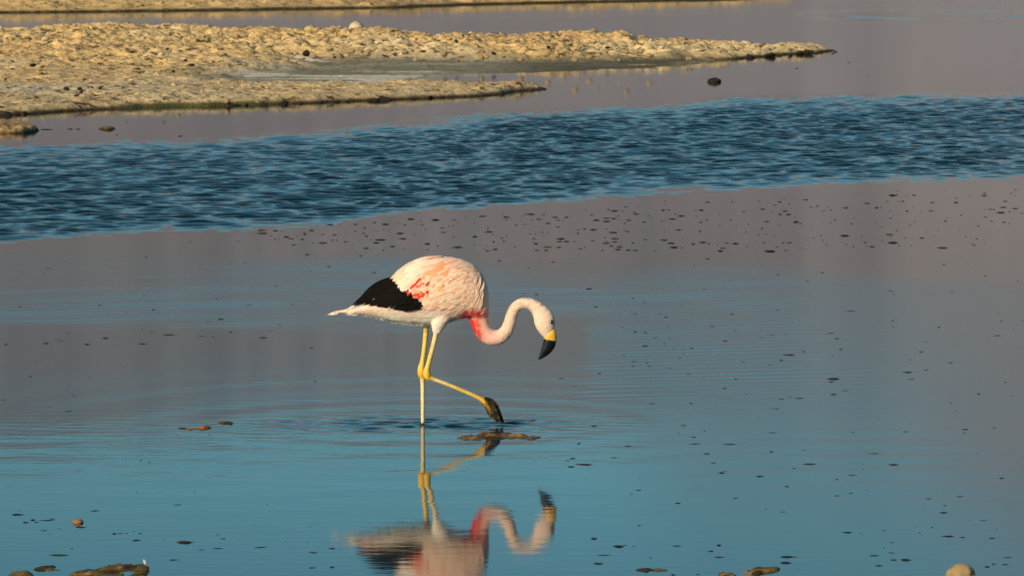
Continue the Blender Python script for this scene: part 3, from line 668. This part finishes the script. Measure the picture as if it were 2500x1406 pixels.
def catmull(P, n):
    P = np.asarray(P, float); Q = np.vstack([2*P[0]-P[1], P, 2*P[-1]-P[-2]]); out = []
    for i in range(len(P)-1):
        p0, p1, p2, p3 = Q[i:i+4]
        for k in range(n):
            u = k/n
            out.append(0.5*((2*p1)+(-p0+p2)*u+(2*p0-5*p1+4*p2-p3)*u*u+(-p0+3*p1-3*p2+p3)*u**3))
    out.append(P[-1]); return np.array(out)
def add_rings(bm, rings):
    prev = None; rs = []
    for R in rings:
        cur = [bm.verts.new(p) for p in R]; rs.append(cur)
        if prev:
            n = len(cur)
            for k in range(n): bm.faces.new((prev[k], prev[(k+1) % n], cur[(k+1) % n], cur[k]))
        prev = cur
    bm.faces.new(list(reversed(rs[0]))); bm.faces.new(rs[-1])
def tube_rings(path, n=16, sub=4):
    """path rows: local x, y, z, half width in the picture plane, half depth"""
    P = catmull(path, sub); T = np.gradient(P[:, [0, 2]], axis=0)
    T /= np.linalg.norm(T, axis=1)[:, None]+1e-9
    rings = []
    for p, tt in zip(P, T):
        nx, nz = -tt[1], tt[0]; R = []
        for k in range(n):
            a = 2*PI*k/n
            R.append((p[0]+nx*max(p[3], 1e-4)*math.cos(a), p[1]+max(p[4], 1e-4)*math.sin(a), p[2]+nz*max(p[3], 1e-4)*math.cos(a)))
        rings.append(R)
    return rings
def row(px, py, hpx, depth=None, dy=0.0):
    x, z = L2(px, py); return (x, dy, z, hpx*SPX, depth if depth is not None else hpx*SPX)
def zrow(zx, zy, hz, dfac=0.9, dy=0.0):
    px, py = zpt(zx, zy); h = hz/4.018; return row(px, py, h, h*SPX*dfac, dy)

BODY = np.array([  # px, top, bottom, half depth
    (812, 760, 764, .010), (840, 756, 764.5, .020), (865, 750, 766, .030), (890, 738, 768, .045), (918, 714, 774, .062), (940, 694, 780, .075), (965, 665, 786, .088),
    (990, 645, 789, .098), (1015, 633, 791, .104), (1040, 627, 792, .108), (1076, 625, 791, .110), (1113, 629, 780, .107), (1138, 637, 774, .100), (1160, 649, 778, .088), (1178, 669, 780, .070), (1189, 696, 776, .048), (1194, 722, 764, .020)])
def body_at(px):
    return [np.interp(px, BODY[:, 0], BODY[:, k]) for k in (1, 2, 3)]
bm = bmesh.new()
rings = []
for p in catmull(BODY, 3):
    mid, hh = (p[1]+p[2])/2, (p[2]-p[1])/2; R = []
    for k in range(24):
        a = 2*PI*k/24; x, z = L2(p[0], mid - hh*math.sin(a))
        R.append((x, p[3]*math.copysign(abs(math.cos(a))**0.9, math.cos(a)), z))
    rings.append(R)
add_rings(bm, rings)
neck = [zrow(1440, 560, 130, 0.55), zrow(1490, 650, 118, 0.62), zrow(1518, 720, 100, 0.7), zrow(1534, 800, 88, .75), zrow(1568, 882, 82, .78), zrow(1640, 936, 78, .8), zrow(1725, 934, 72, .82), zrow(1790, 878, 66, .85),
        zrow(1824, 800, 60, .88), zrow(1845, 720, 57, .9), zrow(1880, 650, 55, .9), zrow(1935, 611, 53, .9), zrow(2000, 606, 54, .9), zrow(2062, 628, 60, .88), zrow(2112, 676, 78, .82),
        zrow(2152, 735, 98, .7), zrow(2170, 790, 102, .68), zrow(2183, 848, 88, .68), zrow(2196, 892, 66, .66), zrow(2204, 918, 52, .62), zrow(2210, 935, 36, .5)]
add_rings(bm, tube_rings(neck, 20, 4))
add_rings(bm, tube_rings([row(1085, 735, 30, .04, -.045), row(1078, 768, 25, .036, -.045), row(1070, 792, 17, .028, -.042), row(1066, 806, 12, .020, -.04), row(1064, 812, 8, .013, -.04)], 14, 3))
add_rings(bm, tube_rings([row(1060, 740, 26, .036, .045), row(1050, 772, 22, .032, .045), row(1042, 790, 13, .022, .042), row(1040, 800, 8, .014, .04)], 14, 3))
me0 = bpy.data.meshes.new('body_raw'); bm.to_mesh(me0); bm.free()
tmp = bpy.data.objects.new('body_raw', me0); COL.objects.link(tmp)
md = tmp.modifiers.new('r', 'REMESH'); md.mode = 'VOXEL'; md.voxel_size = 0.0042
sm = tmp.modifiers.new('s', 'SMOOTH'); sm.iterations = 10; sm.factor = 0.5
dg = bpy.context.evaluated_depsgraph_get()
me = bpy.data.meshes.new_from_object(tmp.evaluated_get(dg)); me.name = 'body'
bpy.data.objects.remove(tmp); bpy.data.meshes.remove(me0)
nv = len(me.vertices)
co = np.empty(nv*3, np.float32); me.vertices.foreach_get('co', co); co = co.reshape(-1, 3)
no = np.empty(nv*3, np.float32); me.vertices.foreach_get('normal', no); no = no.reshape(-1, 3)
vpx = 1032 + co[:, 0]/SPX; vpy = 1038 - co[:, 2]/SPX
# feathery relief: stronger low on the belly, faint on the neck
fl = fbm(vpx*0.09+0.02*vpy, vpy*0.16+co[:, 1]*30, 3, 33)
on_neck = sstep(1150, 1165, vpx)*sstep(745, 775, vpy)
co = co + no*(fl*(0.002*(1-on_neck)+0.0006*on_neck))[:, None]
me.vertices.foreach_set('co', co.astype(np.float32).ravel())
me.polygons.foreach_set('use_smooth', np.ones(len(me.polygons), bool)); me.update()
def plume_colour(vpx, vpy, vy):
    vpx = np.asarray(vpx, float); vpy = np.asarray(vpy, float); vy = np.asarray(vy, float)
    c = np.broadcast_to(np.array([0.80, 0.56, 0.44]), vpx.shape+(3,)).copy()
    c = mixc(c, (0.82, 0.79, 0.68), sstep(735, 775, vpy)*sstep(1120, 1050, vpx))
    c = mixc(c, (0.84, 0.67, 0.54), sstep(1215, 1300, vpx)*0.7)
    c = mixc(c, (0.78, 0.40, 0.28), 0.55*np.exp(-(((vpx-1346)/6)**2 + ((vpy-786)/13)**2)))
    c = mixc(c, (0.82, 0.53, 0.46), 0.5*sstep(0.1, 0.5, fbm(vpx*0.05, vpy*0.05+vy*9, 3, 44))*sstep(1280, 1200, vpx))
    c = mixc(c, (0.80, 0.58, 0.45), sstep(905, 850, vpx)*0.8)
    left = vpx - np.interp(vpy, [740, 770, 800, 815, 830, 845], [1138, 1143, 1150, 1157, 1168, 1185])     # distance from the throat edge
    red = sstep(36, 8, left)*sstep(738, 768, vpy)*sstep(842, 806, vpy)*sstep(1120, 1140, vpx)
    red = np.maximum(red, 1.0*np.exp(-(((vpx-1158)/25)**2 + ((vpy-764)/14)**2)))
    red = np.clip(red*(0.9+0.7*fbm(vpx*.16, vpy*.05, 3, 46)), 0, 1)*(vpx < 1230)
    pk = 0.6*sstep(1135, 1160, vpx)*sstep(850, 800, vpy)*sstep(725, 765, vpy)*sstep(1225, 1190, vpx)
    c = mixc(c, (0.82, 0.40, 0.33), pk)
    c = mixc(c, (0.58, 0.02, 0.02), np.clip(red*1.25, 0, 1))
    c = mixc(c, (0.80, 0.68, 0.42), np.exp(-(((vpx-1347)/7)**2 + ((vpy-800)/9)**2)))
    return c
c = plume_colour(vpx, vpy, co[:, 1])
set_cols(me, c)
body = obj('body', me, M_plume, bird)

# feathers -------------------------------------------------------------
class Blades:
    def __init__(s): s.v, s.f, s.c, s.n = [], [], [], 0
    def add(s, pts, wid, nrm, col, tipcol=None, ridge=0.15, tip_pow=1.0, prof=None):
        pts = np.asarray(pts, float); n = len(pts); T = np.gradient(pts, axis=0)
        for i in range(n):
            u = i/(n-1)
            wv = wid*((0.55+0.45*min(1, u*2.5))*(1-max(0, (u-0.62)/0.38)**2.2*0.93)) if prof is None else wid*prof(u)
            tt = T[i]/(np.linalg.norm(T[i])+1e-9); nn = nrm[i] if np.ndim(nrm) > 1 else nrm
            sd = np.cross(tt, nn); sd /= np.linalg.norm(sd)+1e-9
            s.v += [pts[i]-sd*wv, pts[i]+np.asarray(nn)*wv*ridge, pts[i]+sd*wv]
            cc = np.asarray(col) if tipcol is None else np.asarray(col)*(1-u)+np.asarray(tipcol)*u
            s.c += [cc, cc, cc]
            if i:
                a = s.n + 3*(i-1)
                s.f += [(a, a+1, a+4, a+3), (a+1, a+2, a+5, a+4)]
        s.n += 3*n
    def build(s, name, mat, parent, cols=True):
        me = mesh_np(name, np.array(s.v), np.array(s.f), cols=np.array(s.c) if cols else None)
        return obj(name, me, mat, parent)
def surf(px, py, off=0.0, side=-1):
    t_, b_, w_ = body_at(px); mid, hh = (t_+b_)/2, max((b_-t_)/2, 1)
    q = (py-mid)/hh; y = w_*math.sqrt(max(0.05, 1-q*q))
    x, z = L2(px, py)
    nx = np.array([0, side*math.sqrt(max(.05, 1-q*q)), -q*w_/max(hh*SPX, .01)]); nx /= np.linalg.norm(nx)
    return np.array([x, side*y, z]) + nx*off, nx
def path_t(px, tv, length, droop, off0, off1, side, n=6):
    """a feather that runs back along the body from px at level tv (0 belly, 1 back)"""
    P, N = [], []
    for i in range(n):
        u = i/(n-1); x = px - length*u; tt = min(0.995, max(0.0, tv - droop*u))
        t_, b_, w_ = body_at(x); py = b_+(t_-b_)*tt
        p, nn = surf(x, py, off0+(off1-off0)*u, side); P.append(p); N.append(nn)
    return P, N, (x, py)
def feather_colour(px, py, r):
    c = np.array([0.82, 0.60, 0.47]); v = r.random()
    if v < 0.38: c = np.array([0.85, 0.69, 0.53])
    elif v < 0.62: c = np.array([0.80, 0.46, 0.34])
    og = math.exp(-((px-1018)/18)**2-((py-651)/9)**2) + math.exp(-((px-1062)/26)**2-((py-656)/13)**2)*.9 + .4*math.exp(-((px-1075)/16)**2-((py-700)/14)**2)
    if r.random() < og*1.0: c = c*0.2 + np.array([0.84, 0.36, 0.13])*0.8
    rd = math.exp(-((px-1001)/8)**2-((py-699)/5)**2)*.9 + math.exp(-((px-1026)/7)**2-((py-695)/5)**2)*.6 + math.exp(-((px-1024)/11)**2-((py-718)/6)**2)*.9
    if r.random() < rd*0.8: c = np.array([0.76, 0.07, 0.03]) if r.random() < .6 else np.array([0.82, 0.30, 0.22])
    return c*r.uniform(0.93, 1.05)
def tip_limit(py):
    return np.interp(py, [620, 640, 662, 684, 688, 700, 714, 725, 732, 738, 748, 752], [985, 978, 950, 938, 965, 972, 992, 1001, 1022, 1030, 1020, 900])
def in_black(px, py): return px < tip_limit(py) and 684 < py < 752

def make_wing(side, seed):
    r = random.Random(seed)
    cov = Blades()
    # rows run from the rump forward, so that each lies over the one behind it
    for px0 in np.arange(985, 1176, 7.0):
        for tv in np.arange(0.30, 1.0, 0.05):
            x = px0 + r.uniform(-5, 5); tt = tv + r.uniform(-.03, .03)
            t_, b_, w_ = body_at(x); py = b_+(t_-b_)*tt
            big = float(sstep(1160, 1040, x)); ln = 17 + 26*big + r.uniform(-3, 6)
            if tt > 0.72 and x < 1110: ln *= 1.45
            tip = (x-ln, py)
            te, be, _ = body_at(x-ln); pyt = be+(te-be)*tt
            dr_ = (0.05+0.13*big*(1-abs(tt-0.65)*1.6))*r.uniform(.5, 1.4)
            pyt += (be-te)*dr_
            slack = r.uniform(-2, 5)
            while ln > 8 and (x-ln < tip_limit(pyt)+slack if pyt < 753 else False):
                ln -= 1.5; te, be, _ = body_at(x-ln); pyt = be+(te-be)*(tt-dr_)
            if pyt > 752 or ln <= 8: continue
            if 985 < x-ln < 1050 and 686 < pyt < 735: ln = min(ln, r.uniform(12, 20))
            P, N, _ = path_t(x, tt, ln, dr_, 0.001, 0.0045+0.0035*r.random(), side)
            c0 = feather_colour(x-ln*0.6, (py+pyt)/2, r)
            cov.add(P, (3.0+2.8*big)*SPX*r.uniform(.75, 1.2), N, c0*np.array([.93, .79, .72]), c0*np.array([1.02, 1.0, 0.97]), 0.08)
    for (x, y, ln) in [(997, 704, 8), (1000, 700, 9), (1004, 703, 8), (1009, 699, 9), (1014, 695, 8), (1020, 690, 9), (1025, 684, 8), (1024, 698, 9), (1029, 695, 8), (1033, 693, 7), (1020, 700, 7), (1013, 725, 8), (1016, 720, 9), (1019, 725, 8), (1022, 719, 10), (1026, 724, 9), (1029, 716, 10), (1032, 722, 8), (1036, 719, 7), (1044, 694, 11), (1043, 712, 9), (1010, 722, 6)]:
        x += r.uniform(-1, 1); y += r.uniform(-1, 1) - 5; P, N = [], []
        for k in range(4):
            u = k/3; p, nn = surf(x-ln*0.75*u+3, y+ln*0.75*u-3, 0.008, side); P.append(p); N.append(nn)
        cc = np.array([0.78, 0.05, 0.02]) if r.random() < .7 else np.array([0.80, 0.20, 0.12])
        cov.add(P, r.uniform(2.2, 3.6)*SPX, N, cc, None, 0.05)
    wing = cov.build('wing', M_plume, bird)
    # long pale scapulars draped over the black tips, one mesh each
    for i in range(16):
        u = i/15; x = 1075 - 62*u + r.uniform(-6, 6); tv = 0.985 - 0.36*u + r.uniform(-.02, .02)
        ln = 74 + r.uniform(-8, 10) - 14*u
        te, be, _ = body_at(x-ln); pyt = be+(te-be)*(tv-.02)
        slack = r.uniform(-3, 3)
        while ln > 20 and x-ln < tip_limit(pyt)+slack:
            ln -= 1.5; te, be, _ = body_at(x-ln); pyt = be+(te-be)*(tv-.04)
        P, N, _ = path_t(x, tv, ln, 0.04, 0.004, 0.010+0.002*r.random(), side, 9)
        b = Blades(); v = r.random()
        c0 = np.array([0.85, 0.70, 0.57]) if v < .55 else (np.array([0.84, 0.42, 0.22]) if v < .75 else np.array([0.81, 0.52, 0.42]))
        b.add(P, r.uniform(4.5, 6.5)*SPX, N, c0*np.array([.9, .8, .75]), np.array([0.86, 0.74, 0.61]), 0.1)
        b.build('scapular_feather', M_plume, wing)
    # black flight feathers
    bases = [(978, 684), (984, 690), (990, 697), (998, 703), (1004, 710), (1008, 717), (1014, 724), (1022, 730), (1030, 735), (1033, 741), (1028, 747)]
    ctrl = [(925, 684), (925, 690), (920, 700), (925, 706), (930, 714), (940, 723), (950, 730), (960, 738), (975, 744), (985, 749), (990, 753)]
    tips = [(882, 727), (873, 736), (861, 747), (864, 751), (872, 747), (885, 747), (900, 747), (920, 748), (938, 750), (956, 752), (975, 753)]
    for i, (a, cc, e_) in enumerate(zip(bases, ctrl, tips)):
        P, N = [], []
        for k in range(10):
            u = k/9; x = (1-u)**2*a[0]+2*u*(1-u)*cc[0]+u*u*e_[0]; y = (1-u)**2*a[1]+2*u*(1-u)*cc[1]+u*u*e_[1]-3.0
            t_, b_, w_ = body_at(x); mid, hh = (t_+b_)/2, max((b_-t_)/2, 1); q = min(1, abs(y-mid)/hh)
            yy = max(w_*math.sqrt(max(0, 1-q*q)), 0.55*w_) + 0.0035 + 0.0013*((i*5) % 4) + 0.004*(1-u)*u
            lx, lz = L2(x, y); P.append((lx, side*yy, lz)); N.append(np.array([0, side*0.96, 0.25]))
        b = Blades(); b.add(P, (7.0 if i > 1 else 5.5)*SPX, N, (0.01, 0.01, 0.01), None, 0.1, prof=lambda u: (0.75+0.25*min(1, u*3))*(1-max(0, (u-0.55)/0.45)**1.8*0.94))
        b.build('flight_feather', M_black, wing, cols=False)
    return wing
wing1 = make_wing(-1, 5)
wing2 = make_wing(1, 6)

def shoulder(side, seed):
    r = random.Random(seed); b = Blades()
    for i in range(80):
        x = r.uniform(1112, 1180); t_, b_, w_ = body_at(x); y = t_+(b_-t_)*r.uniform(.08, .62); ln = r.uniform(16, 34); P, N = [], []
        sl = r.uniform(-.55, .1)
        for k in range(6):
            u = k/5; p, nn = surf(x+sl*ln*u-4*u*u, y+ln*u, 0.001+0.006*u*(1.2-u), side); P.append(p); N.append(nn)
        c0 = plume_colour(x, y+ln*.5, 0)
        b.add(P, r.uniform(2.4, 4.4)*SPX, N, c0*np.array([.96, .86, .81]), c0*np.array([1.04, 1.05, 1.02]), 0.12)
    tag(b.build('shoulder_plumes', M_plume, bird), kind='stuff')
shoulder(-1, 8); shoulder(1, 9)
# small body plumage: breast, belly and the ragged lower edge
r = random.Random(77); pl = Blades()
for side in (-1, 1):
    for i in range(900):
        x = r.uniform(880, 1186); tt = r.uniform(0.0, 0.42) if x < 1120 else r.uniform(0.0, 0.9)
        t_, b_, w_ = body_at(x); py = b_+(t_-b_)*tt
        if in_black(x-8, py): continue
        ln = r.uniform(14, 26) if x < 1120 else r.uniform(10, 18)
        if x < 900: ln *= .8
        P, N, _ = path_t(x, tt, ln, r.uniform(-.05, .16), 0.0, r.uniform(0.0012, 0.0032), side, 5)
        c0 = plume_colour(x-ln*.4, py, P[0][1])
        if r.random() < .15: c0 = c0*np.array([1.0, .92, .88])
        pl.add(P, r.uniform(1.8, 3.4)*SPX, N, c0*r.uniform(.95, 1.03), None, 0.05)
    for i in range(150):                       # fringe hanging from the lower outline
        x = r.uniform(845, 1035); t_, b_, w_ = body_at(x)
        p0, n0 = surf(x, b_-1.5, 0, side); ln = r.uniform(4, 10)*SPX
        p0[1] = side*r.uniform(0, 0.6)*w_
        d = np.array([-0.9, side*r.uniform(-.2, .3), -r.uniform(.1, .5)])
        pl.add([p0, p0+d*ln*.5, p0+d*ln+np.array([0, 0, -.002])], r.uniform(1.2, 2.2)*SPX, np.array([0, side*.8, -.6]), np.array([.80, .77, .66])*r.uniform(.85, 1), None, 0)
for i in range(26):                            # tail tip strands
    x = r.uniform(822, 880); t_, b_, w_ = body_at(x); a, zz_ = L2(x, r.uniform(t_, b_)); ln = r.uniform(14, 26)*SPX
    p0 = np.array([a, r.uniform(-1, 1)*w_*.8, zz_]); d = np.array([-1, r.uniform(-.1, .1), -0.22+r.uniform(-.1, .1)])
    pl.add([p0, p0+d*ln*.5, p0+d*ln], r.uniform(1.5, 3)*SPX, np.array([0, -.7, .7]), np.array([.82, .70, .58])*r.uniform(.9, 1), None, 0)
for (cxp, cyp, dy, rr_) in ((1066, 800, -.04, 13), (1041, 794, .04, 9)):   # thigh tufts
    for i in range(70):
        a = r.uniform(0, 2*PI); h_ = r.uniform(-10, 8); lx, lz = L2(cxp, cyp+h_); rad = rr_*SPX*(1-0.025*(h_+10))
        p0 = np.array([lx+rad*math.cos(a), dy+rad*math.sin(a)*.9, lz]); d = np.array([-.15-.25*math.cos(a), -.25*math.sin(a), -1]); ln = r.uniform(6, 11)*SPX
        pl.add([p0, p0+d*ln*.5, p0+d*ln], r.uniform(1.5, 3)*SPX, np.array([math.cos(a), math.sin(a), .2]), np.array([.82, .77, .66])*r.uniform(.92, 1), None, .1)
NK = catmull(neck, 4); NT = np.gradient(NK[:, [0, 2]], axis=0); NT /= np.linalg.norm(NT, axis=1)[:, None]+1e-9
for i in range(1300):                          # short down on neck and head
    j = r.randint(12, len(NK)-14); p, tt = NK[j], NT[j]; a = r.uniform(0, 2*PI); nx, nz = -tt[1], tt[0]
    nn = np.array([nx*math.cos(a), math.sin(a), nz*math.cos(a)]); e1 = p[3]*.965; e2 = p[4]*.965
    p0 = np.array([p[0]+nx*e1*math.cos(a), p[1]+e2*math.sin(a), p[2]+nz*e1*math.cos(a)]); ln = r.uniform(5, 11)*SPX
    d = np.array([tt[0], 0, tt[1]])*-1
    if j > len(NK)-26: d = -d*0.6
    jit = np.array([r.uniform(-.2, .2), r.uniform(-.2, .2), r.uniform(-.2, .2)])
    c0 = plume_colour(1032+p0[0]/SPX, 1038-p0[2]/SPX, p0[1])*r.uniform(.95, 1.03)
    pl.add([p0, p0+(d+jit)*ln*.5+nn*.0005, p0+(d+jit)*ln+nn*.0004], r.uniform(.8, 1.7)*SPX, nn, c0, None, 0.05)
tag(pl.build('body_plumage', M_plume, bird), kind='stuff')

# bill, eyes
def tube_obj(name, path, mat, parent, n=16, sub=4, cols=None):
    bm = bmesh.new(); add_rings(bm, tube_rings(path, n, sub)); bmesh.ops.recalc_face_normals(bm, faces=bm.faces)
    for f in bm.faces: f.smooth = len(f.verts) == 4
    me = bpy.data.meshes.new(name); bm.to_mesh(me); bm.free()
    if cols is not None:
        cc = np.array([cols(1032+v.co.x/SPX, 1038-v.co.z/SPX) for v in me.vertices]); set_cols(me, cc)
    return obj(name, me, mat, parent)
tube_obj('bill_base', [zrow(2236, 852, 34, .8), zrow(2232, 876, 46, .86), zrow(2228, 904, 57, .82), zrow(2226, 932, 62, .74), zrow(2224, 958, 63, .66), zrow(2222, 966, 62, .64)], M_billy, bird)
tube_obj('bill_tip', [zrow(2224, 955, 61, .66), zrow(2221, 970, 63, .66), zrow(2207, 1020, 60, .62), zrow(2175, 1075, 46, .6), zrow(2140, 1118, 27, .6), zrow(2116, 1144, 13, .7), zrow(2108, 1154, 3, .8)], M_billb, bird)
for side in (-1, 1):
    bm = bmesh.new(); bmesh.ops.create_uvsphere(bm, u_segments=16, v_segments=10, radius=1.0)
    for f in bm.faces: f.smooth = True
    me = bpy.data.meshes.new('eye'); bm.to_mesh(me); bm.free()
    o = obj('eye', me, M_eye, bird); px, py = zpt(2238, 782); x, z = L2(px, py); o.location = (x, side*0.028, z); o.scale = (0.0072, 0.006, 0.0115); o.rotation_euler = (0, 0.15, side*-0.6)

# legs
YEL, PALE, ORG = np.array([0.78, 0.56, 0.12]), np.array([0.80, 0.66, 0.34]), np.array([0.80, 0.46, 0.03])
def legcol(px, py):
    c = YEL.copy()
    if py > 925: c = PALE.copy()
    k = math.exp(-((py-912)/15)**2); c = c*(1-k)+ORG*k
    if py > 1033: c = np.array([0.03, 0.02, 0.012])
    return c
def legcol2(px, py):
    c = YEL.copy(); 
    if px > 1055: u = min(1, (px-1055)/60); c = PALE*(1-u)+YEL*u
    k = math.exp(-((px-1044)/14)**2-((py-914)/14)**2); c = c*(1-k)+ORG*k
    if px > 1150: u = min(1, (px-1150)/25); c = c*(1-u)+ORG*u
    return c
far_leg = tube_obj('leg', [row(1043, 780, 7, None, .04), row(1040, 806, 6.2, None, .038), row(1036, 850, 5.8, None, .034), row(1031, 885, 6.2, None, .03), row(1028.5, 898, 8.6, None, .028), row(1028.5, 910, 9.6, None, .027), row(1029.5, 918, 8.6, None, .027), row(1031, 924, 6.4, None, .026), row(1032, 945, 5.5, None, .023),
           row(1032, 985, 4.9, None, .018), row(1032, 1020, 4.5, None, .014), row(1032, 1034, 4.2, None, .012), row(1032, 1050, 4.2, None, .01)], M_leg, bird, 14, 4, legcol)
near_leg = tube_obj('leg', [row(1067, 785, 7.5, None, -.04), row(1065, 812, 6.6, None, -.038), row(1056, 850, 6.0, None, -.034), row(1047, 885, 6.0, None, -.028), row(1043.5, 898, 7.2, None, -.026), row(1042, 909, 9.4, None, -.025), row(1045, 918, 9.2, None, -.025), row(1052, 922, 6.8, None, -.024), row(1066, 927, 5.0, None, -.022),
           row(1100, 940, 4.8, None, -.018), row(1140, 957, 5.0, None, -.012), row(1168, 970, 5.2, None, -.008), row(1182, 979, 6.5, None, -.005), row(1190, 986, 5.5, None, -.004)], M_leg, bird, 14, 5, legcol2)
tag(near_leg, 'lifted leg bent at the joint'); tag(far_leg, 'straight standing leg')
# lifted foot: three folded toes with the drooping web between them, caked in dark mud
bm = bmesh.new()
toes = [[row(1181, 975, 6.5, .010, -.006), row(1196, 985, 8.5, .010, -.012), row(1207, 1003, 8, .009, -.018), row(1216, 1020, 5, .007, -.020), row(1222, 1029, 3, .005, -.020)],
        [row(1184, 974, 5.5, .010, -.002), row(1200, 979, 6.5, .010, 0.0), row(1213, 1000, 7.5, .009, .004), row(1222, 1018, 6, .007, .004), row(1228, 1032, 3, .005, .002)],
        [row(1180, 978, 5, .009, 0.006), row(1189, 993, 7, .009, .014), row(1199, 1011, 8, .008, .018), row(1210, 1024, 4, .006, .018), row(1214, 1030, 2, .004, .016)]]
for p in toes: add_rings(bm, tube_rings(p, 10, 4))
add_rings(bm, tube_rings([row(1186, 978, 8, .008, 0), row(1198, 990, 12, .010, 0), row(1206, 1006, 12.5, .012, 0), row(1213, 1020, 7, .010, 0), row(1217, 1027, 3, .006, 0)], 12, 4))
me0 = bpy.data.meshes.new('foot_raw'); bm.to_mesh(me0); bm.free()
tmp = bpy.data.objects.new('foot_raw', me0); COL.objects.link(tmp)
md = tmp.modifiers.new('r', 'REMESH'); md.mode = 'VOXEL'; md.voxel_size = 0.002
sm = tmp.modifiers.new('s', 'SMOOTH'); sm.iterations = 1
dg = bpy.context.evaluated_depsgraph_get(); me = bpy.data.meshes.new_from_object(tmp.evaluated_get(dg)); me.name = 'foot'
bpy.data.objects.remove(tmp); bpy.data.meshes.remove(me0)
nv = len(me.vertices); co = np.empty(nv*3, np.float32); me.vertices.foreach_get('co', co); co = co.reshape(-1, 3)
vpx = 1032 + co[:, 0]/SPX; vpy = 1038 - co[:, 2]/SPX
fn_ = fbm(vpx*.28, vpy*.22+co[:, 1]*60, 4, 91)
no = np.empty(nv*3, np.float32); me.vertices.foreach_get('normal', no); co = co + no.reshape(-1, 3)*(fn_*0.0055)[:, None]; me.vertices.foreach_set('co', co.astype(np.float32).ravel()); me.update()
c = np.broadcast_to(np.array([0.016, 0.012, 0.005]), (nv, 3)).copy()
c = mixc(c, (0.10, 0.075, 0.03), sstep(0.12, 0.4, fbm(vpx*.2, vpy*.15+co[:, 1]*40, 3, 93)))
org = np.exp(-((((vpx-1184)-(vpy-984)*.6)/5.0)**2))*sstep(1004, 988, vpy)
c = mixc(c, (0.60, 0.28, 0.02), np.clip(org*(1+fbm(vpx*.3, vpy*.3, 2, 3)), 0, 1)*sstep(970, 980, vpy))
set_cols(me, c); me.polygons.foreach_set('use_smooth', np.ones(len(me.polygons), bool))
tag(obj('foot', me, M_foot, near_leg), 'dark muddy webbed foot with folded toes')
# standing foot under the water
tube_obj('foot', [row(1026, 1046, 4, .01, .01), row(1036, 1049, 5, .03, .008), row(1050, 1053, 4, .05, .005), row(1066, 1057, 2, .06, .0)], M_foot, far_leg, 12, 3, lambda a, b: np.array([0.03, 0.022, 0.012]))
